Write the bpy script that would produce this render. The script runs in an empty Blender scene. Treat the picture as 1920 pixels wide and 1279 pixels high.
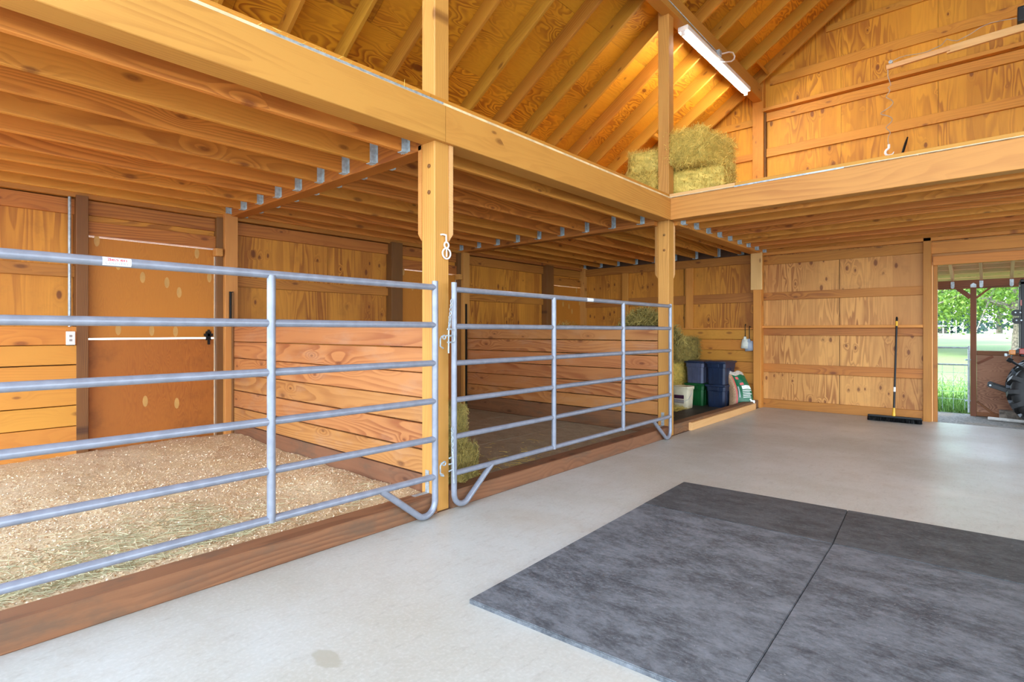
import bpy, bmesh, math, random
import numpy as np
from mathutils import Vector, Matrix, noise as mnoise

R = random.Random(7)
NR = np.random.default_rng(11)
SC = bpy.context.scene
COL = SC.collection

# ------------------------------------------------------------------ camera, sky, sun, exposure
F_PX, HORIZON = 1016.0, 621.5
YAW = math.atan2(902, 1016)
CAM_H = 1.3
cd = bpy.data.cameras.new('camera')
cam = bpy.data.objects.new('camera', cd)
COL.objects.link(cam)
cam.location = (0, 0, CAM_H)
cam.rotation_euler = (math.pi / 2, 0, YAW)
cd.sensor_fit = 'HORIZONTAL'
cd.sensor_width = 36
cd.lens = 36 * F_PX / 1920
cd.shift_y = -(1279 / 2 - HORIZON) / 1920
cd.clip_start = 0.05
cd.clip_end = 500
SC.camera = cam

w = bpy.data.worlds.new('sky')
SC.world = w
w.use_nodes = True
nt = w.node_tree
bg = nt.nodes['Background']
tc = nt.nodes.new('ShaderNodeTexCoord')
sx = nt.nodes.new('ShaderNodeSeparateXYZ')
cr = nt.nodes.new('ShaderNodeValToRGB')
cr.color_ramp.elements[0].position = 0.0
cr.color_ramp.elements[0].color = (0.80, 0.91, 1.0, 1)
cr.color_ramp.elements[1].position = 0.7
cr.color_ramp.elements[1].color = (0.54, 0.74, 1.0, 1)
nt.links.new(tc.outputs['Generated'], sx.inputs[0])
nt.links.new(sx.outputs['Z'], cr.inputs[0])
nt.links.new(cr.outputs[0], bg.inputs[0])
bg.inputs[1].default_value = 1.0

sun_d = bpy.data.lights.new('sun', 'SUN')
sun = bpy.data.objects.new('sun', sun_d)
COL.objects.link(sun)
sun_d.energy = 1.1
sun_d.angle = math.radians(3)
sun_d.color = (1.0, 0.95, 0.86)
sun.rotation_euler = (math.radians(38), 0, math.radians(-60))
SC.view_settings.view_transform = 'Standard'
SC.view_settings.look = 'None'
SC.view_settings.gamma = 1
SC.view_settings.use_curve_mapping = False
SC.view_settings.exposure = 3.05
SC.cycles.use_denoising = True
SC.cycles.max_bounces = 12
SC.cycles.diffuse_bounces = 7
SC.cycles.sample_clamp_indirect = 8
TUBE_POWER = 21.0

# ------------------------------------------------------------------ material helpers
def srgb(r, g, b):
    def f(c):
        c /= 255
        return c / 12.92 if c <= .04045 else ((c + .055) / 1.055) ** 2.4
    return (f(r), f(g), f(b), 1)

class NT:
    def __init__(s, name):
        s.m = bpy.data.materials.new(name)
        s.m.use_nodes = True
        s.t = s.m.node_tree
        s.b = s.t.nodes['Principled BSDF']
    def n(s, kind, **kw):
        nd = s.t.nodes.new('ShaderNode' + kind)
        for k, v in kw.items():
            setattr(nd, k, v)
        return nd
    def l(s, a, b):
        s.t.links.new(a, b)
    def val(s, sock, v):
        if hasattr(v, 'is_linked') or isinstance(v, bpy.types.NodeSocket):
            s.l(v, sock)
        else:
            sock.default_value = v
    def math(s, op, a, b=None, c=None, clamp=False):
        nd = s.n('Math', operation=op, use_clamp=clamp)
        s.val(nd.inputs[0], a)
        if b is not None: s.val(nd.inputs[1], b)
        if c is not None: s.val(nd.inputs[2], c)
        return nd.outputs[0]
    def vmath(s, op, a, b=None):
        nd = s.n('VectorMath', operation=op)
        s.val(nd.inputs[0], a)
        if b is not None: s.val(nd.inputs[1], b)
        return nd.outputs[0]
    def noise(s, vec, scale=1, detail=3, rough=.5, dist=0, dim='3D'):
        nd = s.n('TexNoise', noise_dimensions=dim)
        s.l(vec, nd.inputs['Vector'])
        nd.inputs['Scale'].default_value = scale
        nd.inputs['Detail'].default_value = detail
        nd.inputs['Roughness'].default_value = rough
        nd.inputs['Distortion'].default_value = dist
        return nd.outputs[0]
    def mix(s, fac, a, b, mode='MIX'):
        nd = s.n('Mix', data_type='RGBA', blend_type=mode)
        s.val(nd.inputs[0], fac)
        s.val(nd.inputs[6], a)
        s.val(nd.inputs[7], b)
        return nd.outputs[2]
    def maprange(s, v, a, b, c=0, d=1, smooth=True):
        nd = s.n('MapRange', interpolation_type='SMOOTHSTEP' if smooth else 'LINEAR')
        s.val(nd.inputs[0], v)
        nd.inputs[1].default_value = a
        nd.inputs[2].default_value = b
        nd.inputs[3].default_value = c
        nd.inputs[4].default_value = d
        return nd.outputs[0]
    def coords(s, rnd=True):
        t = s.n('TexCoord')
        if not rnd:
            return t.outputs['Object']
        o = s.n('ObjectInfo')
        cx = s.n('CombineXYZ')
        for i, k in enumerate((53.0, 31.0, 17.0)):
            s.l(s.math('MULTIPLY', o.outputs['Random'], k), cx.inputs[i])
        s.rand = o.outputs['Random']
        return s.vmath('ADD', t.outputs['Object'], cx.outputs[0])
    def bump(s, h, strength=.2, dist=.01):
        nd = s.n('Bump')
        nd.inputs['Strength'].default_value = strength
        nd.inputs['Distance'].default_value = dist
        s.l(h, nd.inputs['Height'])
        s.l(nd.outputs[0], s.b.inputs['Normal'])

def tint(c, t): return (c[0] * t[0] * .97, c[1] * t[1] * .97, c[2] * t[2] * .97, 1)
def wood(name, light, dark, knot=0.5, ring=22, tone=.25, rough=.6, wear=0.0, wearcol=None, contrast=.75, tn=(1.07, .765, .30)):
    """sawn softwood: local x along the grain, y across the face"""
    N = NT(name)
    light, dark = tint(light, tn), tint(dark, tn)
    co = N.coords()
    st = N.vmath('MULTIPLY', co, (1.7, 4.0, 0.2))
    vo = N.n('TexVoronoi', voronoi_dimensions='2D')
    vo.inputs['Scale'].default_value = 1
    N.l(st, vo.inputs['Vector'])
    sep = N.n('SeparateColor')
    N.l(vo.outputs['Color'], sep.inputs[0])
    exist = N.math('GREATER_THAN', sep.outputs[0], 1 - knot)
    kd = N.math('DIVIDE', vo.outputs['Distance'], N.math('ADD', N.math('MULTIPLY', sep.outputs[1], .8), .55))
    halo = N.math('MULTIPLY', N.maprange(kd, .42, 0), exist)
    core = N.math('MULTIPLY', N.maprange(kd, .052, .03), exist)
    ringk = N.math('MULTIPLY', N.math('MULTIPLY', N.maprange(kd, .095, .05), exist), N.maprange(kd, .0, .05, .35, 1))
    sp = N.n('SeparateXYZ'); N.l(co, sp.inputs[0])
    big = N.noise(N.vmath('MULTIPLY', co, (.38, 3.4, 3.4)), 1, 1.6, .45)
    cmod = N.noise(N.vmath('MULTIPLY', co, (.6, 2.2, 2.2)), 1, 2, .5)
    g = N.math('ADD', N.math('MULTIPLY', N.math('ADD', sp.outputs[1], N.math('MULTIPLY', sp.outputs[2], 3.0)), ring * 1.0),
               N.math('ADD', N.math('MULTIPLY', big, 15.0), N.math('MULTIPLY', halo, 2.2)))
    saw = N.math('FRACT', g)
    rings = N.math('MULTIPLY', N.maprange(saw, .15, .85), N.maprange(saw, 1.0, .9))
    fib = N.noise(N.vmath('MULTIPLY', co, (4, 130, 130)), 1, 2, .6)
    blotch = N.noise(N.vmath('MULTIPLY', co, (1.2, 4, 4)), 1, 3, .6)
    f = N.math('ADD', N.math('MULTIPLY', N.math('MULTIPLY', rings, N.maprange(cmod, .35, .68, .25, 1.1)), contrast * .95), N.math('MULTIPLY', N.math('SUBTRACT', fib, .5), .5))
    f = N.math('ADD', f, N.math('MULTIPLY', N.math('SUBTRACT', blotch, .5), 1.1), clamp=True)
    c = N.mix(f, light, dark)
    kc = (dark[0] * .40, dark[1] * .28, dark[2] * .2, 1)
    c = N.mix(N.math('MULTIPLY', halo, .18), c, dark)
    c = N.mix(N.math('MULTIPLY', ringk, .5), c, kc)
    c = N.mix(N.math('MULTIPLY', core, .55), c, kc)
    hv = N.n('HueSaturation')
    N.l(c, hv.inputs['Color'])
    N.l(N.math('ADD', N.math('MULTIPLY', N.rand, tone), 1 - tone * .5), hv.inputs['Value'])
    N.l(N.math('ADD', N.math('MULTIPLY', N.math('FRACT', N.math('MULTIPLY', N.rand, 7.3)), .014), .493), hv.inputs['Hue'])
    c = hv.outputs[0]
    if wear:
        wn = N.noise(N.vmath('MULTIPLY', co, (2.2, 6, 6)), 1, 5, .65)
        c = N.mix(N.math('MULTIPLY', N.maprange(wn, .48, .72), wear), c, wearcol)
    N.l(c, N.b.inputs['Base Color'])
    N.b.inputs['Roughness'].default_value = rough
    N.bump(f, .12, .004)
    return N.m

def plywood(name, light, dark, knot=.35, freq=16, tone=.2, rough=.6, strip=.35, fig=(.55, 5.0), amp0=(.08, .6), vert=True, kscale=(3.2, 6.5), grime=0.0, tn=(1.07, .765, .30)):
    """rotary cut veneer: local x along the grain; contour figure, veneer strips and rows of knots"""
    N = NT(name)
    light, dark = tint(light, tn), tint(dark, tn)
    co = N.coords()
    sp = N.n('SeparateXYZ'); N.l(co, sp.inputs[0])
    st = N.vmath('MULTIPLY', co, (kscale[0], kscale[1], 0.0))
    vo = N.n('TexVoronoi', voronoi_dimensions='2D')
    vo.inputs['Scale'].default_value = 1
    N.l(st, vo.inputs['Vector'])
    sep = N.n('SeparateColor'); N.l(vo.outputs['Color'], sep.inputs[0])
    rowmask = N.noise(N.vmath('MULTIPLY', co, (2.2, .45, 0)), 1, 1, .5)
    exist = N.math('MULTIPLY', N.math('GREATER_THAN', sep.outputs[0], 1 - knot), N.maprange(rowmask, .46, .53))
    kd = N.math('DIVIDE', vo.outputs['Distance'], N.math('ADD', N.math('MULTIPLY', sep.outputs[1], .8), .6))
    halo = N.math('MULTIPLY', N.maprange(kd, .42, 0), exist)
    core = N.math('MULTIPLY', N.maprange(kd, .15, .08), exist)
    fld = N.noise(N.vmath('MULTIPLY', co, fig + (.3,)), 1, 2.2, .45, .3)
    g = N.math('ADD', N.math('MULTIPLY', fld, freq), N.math('MULTIPLY', halo, 2.0))
    saw = N.math('FRACT', g)
    rings = N.math('MULTIPLY', N.maprange(saw, .1, .8), N.maprange(saw, 1.0, .85))
    fib = N.noise(N.vmath('MULTIPLY', co, (6, 120, 5)), 1, 2, .6)
    amp = N.noise(N.vmath('MULTIPLY', co, (.8, 1.6, 0)), 1, 1, .5)
    f = N.math('MULTIPLY', rings, N.maprange(amp, .35, .68, *amp0))
    f = N.math('ADD', f, N.math('MULTIPLY', N.math('SUBTRACT', fib, .5), .45), clamp=True)
    c = N.mix(f, light, dark)
    # veneer strips
    wn = N.n('TexVoronoi', voronoi_dimensions='1D')
    wn.inputs['Scale'].default_value = 5.0
    N.l(sp.outputs[1], wn.inputs['W'])
    s2 = N.n('SeparateColor'); N.l(wn.outputs['Color'], s2.inputs[0])
    c = N.mix(N.math('MULTIPLY', N.math('MULTIPLY', s2.outputs[0], s2.outputs[0]), strip), c, dark)
    kc = (dark[0] * .42, dark[1] * .28, dark[2] * .2, 1)
    c = N.mix(N.math('MULTIPLY', halo, .25), c, dark)
    c = N.mix(N.math('MULTIPLY', core, .8), c, kc)
    hv = N.n('HueSaturation'); N.l(c, hv.inputs['Color'])
    N.l(N.math('ADD', N.math('MULTIPLY', N.rand, tone), 1 - tone * .5), hv.inputs['Value'])
    c = hv.outputs[0]
    if grime:
        gn = N.noise(N.vmath('MULTIPLY', co, (2.0, 2.0, 1)), 1, 6, .7)
        c = N.mix(N.math('MULTIPLY', N.maprange(gn, .5, .75), grime), c, tuple(x * .25 for x in dark[:3]) + (1,))
    N.l(c, N.b.inputs['Base Color'])
    N.b.inputs['Roughness'].default_value = rough
    N.bump(f, .08, .003)
    return N.m

def plain(name, col, rough=.5, metal=0.0, var=.08, scale=9, spec=.5, bump=0):
    N = NT(name)
    co = N.coords()
    nz = N.noise(co, scale, 4, .6)
    d = tuple(max(0, x * (1 - var * 2.2)) for x in col[:3]) + (1,)
    u = tuple(min(1, x * (1 + var * 1.4)) for x in col[:3]) + (1,)
    N.l(N.mix(N.maprange(nz, .3, .7), d, u), N.b.inputs['Base Color'])
    N.b.inputs['Roughness'].default_value = rough
    N.b.inputs['Metallic'].default_value = metal
    N.b.inputs['Specular IOR Level'].default_value = spec
    if bump: N.bump(nz, bump, .01)
    return N.m

def emit(name, col, s):
    N = NT(name)
    N.b.inputs['Base Color'].default_value = (.9, .9, .9, 1)
    N.b.inputs['Emission Color'].default_value = col
    N.b.inputs['Emission Strength'].default_value = s
    return N.m

M = {}
LOFT = (1.04, .82, .23)
M['fir'] = wood('fir', (.62, .355, .14, 1), (.43, .20, .06, 1), .42, 22, .16, contrast=.5)
M['beam'] = wood('beam', (.56, .345, .17, 1), (.38, .19, .075, 1), .3, 16, .08, contrast=.5)
M['joist'] = wood('joist', (.68, .375, .145, 1), (.41, .18, .052, 1), .75, 22, .18, contrast=.75)
M['post'] = wood('post', (.56, .36, .20, 1), (.38, .20, .088, 1), .22, 22, .10, contrast=.6)
M['dark_post'] = wood('dark_post', (.20, .115, .05, 1), (.10, .052, .02, 1), .3, 30, .25)
M['girt'] = wood('girt', (.44, .225, .08, 1), (.25, .10, .03, 1), .6, 24, .22, contrast=.75)
M['header'] = wood('header', (.46, .24, .08, 1), (.28, .12, .032, 1), .4, 26, .2)
M['stall_board'] = wood('stall_board', (.49, .245, .115, 1), (.30, .11, .042, 1), .4, 13, .14, contrast=.85, wear=.3, wearcol=(.46, .28, .17, 1), tn=(1.04, .86, .52))
M['wall_board'] = wood('wall_board', (.60, .34, .11, 1), (.42, .185, .045, 1), .7, 24, .12, contrast=.4)
M['rafter'] = wood('rafter', (.50, .29, .09, 1), (.34, .16, .035, 1), .4, 24, .16, contrast=.5, tn=LOFT)
M['loft_fir'] = wood('loft_fir', (.58, .335, .12, 1), (.40, .19, .05, 1), .5, 22, .14, contrast=.5, tn=LOFT)
M['purlin'] = wood('purlin', (.46, .27, .10, 1), (.32, .16, .05, 1), .2, 24, .1, contrast=.4, tn=(1.05,.86,.4))
M['sill'] = wood('sill', (.24, .115, .064, 1), (.14, .058, .028, 1), .6, 9, .12, .75, .85, (.125, .072, .04, 1), tn=(1.03, .90, .66), contrast=.7)
M['pale_board'] = wood('pale_board', (.74, .52, .27, 1), (.58, .34, .13, 1), .25, 20, .05, contrast=.4, tn=(1.03, .855, .62))
M['outdoor_wood'] = wood('outdoor_wood', (.23, .095, .042, 1), (.11, .04, .018, 1), .3, 24, .2)
M['deck_wood'] = wood('deck_wood', (.78, .54, .36, 1), (.60, .36, .2, 1), .5, 24, .2, tn=(1.05, .92, .8))
M['ply_wall'] = plywood('ply_wall', (.66, .40, .16, 1), (.33, .145, .045, 1), .62, 10, .14, strip=.6, grime=.2, amp0=(.15, .95), fig=(.6, 5.5), tn=(1.04, .83, .54))
M['ply_stall'] = plywood('ply_stall', (.62, .355, .09, 1), (.30, .12, .022, 1), .55, 9, .16, strip=.65, grime=.3, amp0=(.15, .9))
M['ply_gable'] = plywood('ply_gable', (.66, .385, .09, 1), (.36, .155, .025, 1), .3, 10, .16, strip=.6, fig=(.7, 4.6), amp0=(.15, .9), tn=LOFT)
M['ply_roof'] = plywood('ply_roof', (.68, .41, .07, 1), (.36, .15, .015, 1), .16, 15, .5, strip=.1, kscale=(2, 4), fig=(1.4, 4.5), amp0=(.1, 1.0), tn=LOFT)
M['ply_door'] = plywood('ply_door', (.50, .255, .055, 1), (.40, .18, .032, 1), .0, 30, .05, strip=.05, fig=(1.2, 9))
M['ply_door_low'] = plywood('ply_door_low', (.40, .175, .045, 1), (.29, .105, .025, 1), .0, 30, .05, strip=.05, grime=.4, fig=(1.2, 9))
M['ply_patch'] = plain('ply_patch', (.56, .31, .085, 1), .6, var=.06)
M['ply_out'] = plywood('ply_out', (.42, .20, .105, 1), (.20, .075, .035, 1), .0, 30, .1, strip=.2, fig=(1.2, 6), amp0=(.3, 1), tn=(1, .95, .9))
M['ply_edge'] = plain('ply_edge', (.82, .62, .36, 1), .6, var=.1)
M['siding'] = plain('siding', (.12, .06, .03, 1), .8)
M['gate'] = plain('gate', (.26, .275, .325, 1), .33, .25, .06, 14)
M['galv'] = plain('galv', (.42, .47, .50, 1), .42, .35, .12, 30)
M['galv_old'] = plain('galv_old', (.50, .62, .68, 1), .45, 0.0, .12, 30)
M['black'] = plain('black', (.0035, .0035, .004, 1), .42, spec=.35)
M['black_rubber'] = plain('black_rubber', (.006, .006, .0065, 1), .5, spec=.4, bump=.2)
M['white'] = plain('white', (.80, .79, .74, 1), .4, var=.03)
M['white_metal'] = plain('white_metal', (.85, .85, .83, 1), .35, var=.02)
M['tube'] = emit('tube', (1.0, .93, .80, 1), TUBE_POWER)
M['lens_red'] = plain('lens_red', (.55, .03, .02, 1), .3)
M['red'] = plain('red', (.30, .025, .01, 1), .3)
M['orange'] = plain('orange', (.55, .18, .01, 1), .25)
M['yellow'] = plain('yellow', (.80, .44, .02, 1), .4)
M['tote_navy'] = plain('tote_navy', (.011, .022, .056, 1), .38, var=.1)
M['tote_slate'] = plain('tote_slate', (.075, .085, .145, 1), .4, var=.08)
M['tote_green'] = plain('tote_green', (.004, .085, .018, 1), .38, var=.1)
M['bucket'] = plain('bucket', (.74, .66, .46, 1), .4, var=.04)
M['label_dark'] = plain('label_dark', (.045, .008, .03, 1), .5)
M['label_grey'] = plain('label_grey', (.32, .27, .25, 1), .5)
M['bag_green'] = plain('bag_green', (.004, .14, .055, 1), .35, var=.1)
M['bag_clear'] = plain('bag_clear', (.58, .49, .40, 1), .3, var=.2, scale=40)
M['shaving_bag'] = plain('shaving_bag', (.52, .30, .16, 1), .55, var=.15, scale=60)
M['print_white'] = plain('print_white', (.80, .84, .78, 1), .5)
M['print_red'] = plain('print_red', (.72, .10, .09, 1), .5)
M['print_grey'] = plain('print_grey', (.42, .44, .46, 1), .5)
M['scoop'] = plain('scoop', (.72, .72, .62, 1), .45, var=.06)
M['scoop_blue'] = plain('scoop_blue', (.42, .47, .55, 1), .45, var=.06)
M['hay'] = None
M['stone'] = plain('stone', (.20, .165, .135, 1), .9, var=.25, scale=20, bump=.3)
M['pvc'] = plain('pvc', (.62, .60, .57, 1), .4)
M['paint_white'] = plain('paint_white', (.82, .82, .80, 1), .6)
M['bark'] = plain('bark', (.20, .17, .13, 1), .9, var=.3, scale=14, bump=.4)
M['cable'] = plain('cable', (.42, .33, .24, 1), .5)

def hay_mat(name, a, b, cdark):
    N = NT(name)
    co = N.coords()
    n1 = N.noise(N.vmath('MULTIPLY', co, (1, 1, 1)), 9, 3, .6)
    at = N.n('Attribute', attribute_name='tone')
    c = N.mix(at.outputs['Fac'], a, b)
    c = N.mix(N.maprange(n1, .45, .75, 0, .55), c, cdark)
    N.l(c, N.b.inputs['Base Color'])
    N.b.inputs['Roughness'].default_value = .75
    return N.m
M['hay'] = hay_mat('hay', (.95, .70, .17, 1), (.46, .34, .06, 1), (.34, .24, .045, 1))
M['hay_shaded'] = hay_mat('hay_shaded', (.50, .37, .09, 1), (.17, .135, .03, 1), (.08, .065, .02, 1))  # darker copy of hay, with the shade behind the divider put into its colour
M['straw_green'] = hay_mat('straw_green', (.60, .52, .30, 1), (.33, .31, .17, 1), (.36, .32, .18, 1))
M['shaving'] = hay_mat('shaving', (.84, .70, .50, 1), (.55, .33, .14, 1), (.66, .46, .25, 1))
M['grass'] = hay_mat('grass', (.24, .40, .09, 1), (.12, .27, .05, 1), (.17, .33, .07, 1))

def leaf_mat(name, a, b):
    N = NT(name)
    at = N.n('Attribute', attribute_name='tone')
    c = N.mix(at.outputs['Fac'], a, b)
    N.l(c, N.b.inputs['Base Color'])
    N.b.inputs['Roughness'].default_value = .5
    tr = N.n('BsdfTranslucent')
    N.l(c, tr.inputs[0])
    ms = N.n('MixShader')
    ms.inputs[0].default_value = .45
    N.l(N.b.outputs[0], ms.inputs[1]); N.l(tr.outputs[0], ms.inputs[2])
    N.l(ms.outputs[0], N.t.nodes['Material Output'].inputs[0])
    return N.m
M['leaf'] = leaf_mat('leaf', (.27, .39, .06, 1), (.12, .24, .035, 1))
M['needle'] = leaf_mat('needle', (.05, .10, .07, 1), (.03, .06, .055, 1))

def concrete_mat():
    N = NT('concrete')
    co = N.coords(False)
    a = N.noise(co, .55, 5, .6)
    b = N.noise(co, 5, 6, .7)
    c2 = N.noise(co, 60, 2, .5)
    c = N.mix(N.maprange(a, .35, .7), (.515, .505, .46, 1), (.425, .385, .31, 1))
    c = N.mix(N.maprange(b, .5, .8, 0, .45), c, (.36, .31, .25, 1))
    c = N.mix(N.maprange(c2, .42, .75, 0, .2), c, (.70, .68, .63, 1))
    c3 = N.noise(N.vmath('MULTIPLY', co, (9, 3, 1)), 3, 6, .75)
    c = N.mix(N.maprange(c3, .5, .75, 0, .6), c, (.33, .29, .24, 1))
    c4 = N.noise(N.vmath('MULTIPLY', co, (1, 1.5, 1)), 1.6, 8, .75)
    c = N.mix(N.maprange(c4, .5, .72, 0, .5), c, (.40, .36, .29, 1))
    # a few stains with a shape of their own
    sp = N.n('SeparateXYZ'); N.l(co, sp.inputs[0])
    for (x, y, rx, ry, k, col) in ((-1.98, 1.12, .085, .045, .75, (.36, .32, .24, 1)), (-1.5, .52, .06, .03, .35, (.36, .32, .25, 1)),
                                   (-2.35, 2.9, .5, .3, .35, (.40, .32, .22, 1)), (-.62, 1.62, .02, .015, .8, (.2, .16, .13, 1)),
                                   (-.3, 5.6, .6, .25, .28, (.75, .72, .66, 1)), (-2.3, 6.2, .35, .8, .25, (.36, .28, .2, 1))):
        dx = N.math('DIVIDE', N.math('SUBTRACT', sp.outputs[0], x), rx)
        dy = N.math('DIVIDE', N.math('SUBTRACT', sp.outputs[1], y), ry)
        d = N.math('ADD', N.math('SQRT', N.math('ADD', N.math('MULTIPLY', dx, dx), N.math('MULTIPLY', dy, dy))), N.math('MULTIPLY', N.math('SUBTRACT', N.noise(co, 9, 3, .6), .5), 1.1))
        c = N.mix(N.maprange(d, 1.05, .8 if rx < .3 else 0, 0, k), c, col)
    N.l(c, N.b.inputs['Base Color'])
    N.l(N.maprange(a, .3, .7, .30, .48), N.b.inputs['Roughness'])
    N.bump(b, .05, .01)
    return N.m
M['concrete'] = concrete_mat()

def rubber_mat(name, base, dusty, amount):
    N = NT(name)
    co = N.coords()
    a = N.noise(N.vmath('MULTIPLY', co, (1, 1.7, 1)), 4.5, 12, .8)
    b = N.noise(N.vmath('MULTIPLY', co, (1, 2.2, 1)), 34, 6, .78)
    c = N.mix(N.maprange(a, .36, .66, 0, amount), base, dusty)
    c = N.mix(N.maprange(b, .42, .75, 0, .5), c, tuple(min(1, x * 1.5) for x in dusty[:3]) + (1,))
    d = N.noise(co, 85, 1, .5)
    c = N.mix(N.maprange(d, .76, .80, 0, .5), c, (.42, .40, .36, 1))
    N.l(c, N.b.inputs['Base Color'])
    N.b.inputs['Roughness'].default_value = .62
    N.b.inputs['Specular IOR Level'].default_value = .45
    N.bump(b, .25, .004)
    return N.m
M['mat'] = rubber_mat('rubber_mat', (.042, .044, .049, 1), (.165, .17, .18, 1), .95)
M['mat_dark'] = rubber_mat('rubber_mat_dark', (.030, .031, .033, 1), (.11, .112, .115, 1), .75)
M['stall_mat'] = rubber_mat('stall_mat', (.22, .185, .12, 1), (.36, .31, .21, 1), .9)
M['stall_mat_dark'] = rubber_mat('stall_mat_dark', (.028, .025, .022, 1), (.065, .055, .043, 1), .9)

def gravel_mat():
    N = NT('gravel')
    co = N.coords(False)
    v = N.n('TexVoronoi'); v.inputs['Scale'].default_value = 55
    N.l(co, v.inputs['Vector'])
    s = N.n('SeparateColor'); N.l(v.outputs['Color'], s.inputs[0])
    c = N.mix(s.outputs[0], (.30, .27, .24, 1), (.12, .11, .095, 1))
    a = N.noise(co, 1.2, 4, .6)
    c = N.mix(N.maprange(a, .5, .7, 0, .6), c, (.28, .19, .11, 1))
    N.l(c, N.b.inputs['Base Color'])
    N.b.inputs['Roughness'].default_value = .9
    N.bump(v.outputs['Distance'], .6, .02)
    return N.m
M['gravel'] = gravel_mat()
def field_mat():
    N = NT('field')
    co = N.coords(False)
    a = N.noise(co, .25, 5, .6); b = N.noise(co, 14, 3, .7)
    c = N.mix(N.maprange(a, .35, .65), (.105, .165, .037, 1), (.14, .18, .055, 1))
    c = N.mix(N.maprange(b, .4, .7, 0, .5), c, (.055, .11, .025, 1))
    N.l(c, N.b.inputs['Base Color'])
    N.b.inputs['Roughness'].default_value = .9
    return N.m
M['field'] = field_mat()

# ------------------------------------------------------------------ geometry helpers
WM = {}
def link(name, data, parent=None, mw=None):
    o = bpy.data.objects.new(name, data)
    COL.objects.link(o)
    mw = mw or Matrix.Identity(4)
    WM[o] = mw
    if parent is not None:
        o.parent = parent
        o.matrix_basis = WM[parent].inverted() @ mw
    else:
        o.matrix_basis = mw
    return o
def T(x, y, z): return Matrix.Translation((x, y, z))
def tag(o, label=None, cat=None, group=None, kind=None):
    if label: o['label'] = label
    if cat: o['category'] = cat
    if group: o['group'] = group
    if kind: o['kind'] = kind
    return o
def thing(name, loc, label, cat, group=None, kind=None, rz=0):
    o = link(name, None, None, T(*loc) @ Matrix.Rotation(rz, 4, 'Z'))
    o.empty_display_size = .1
    return tag(o, label, cat, group, kind)

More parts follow.
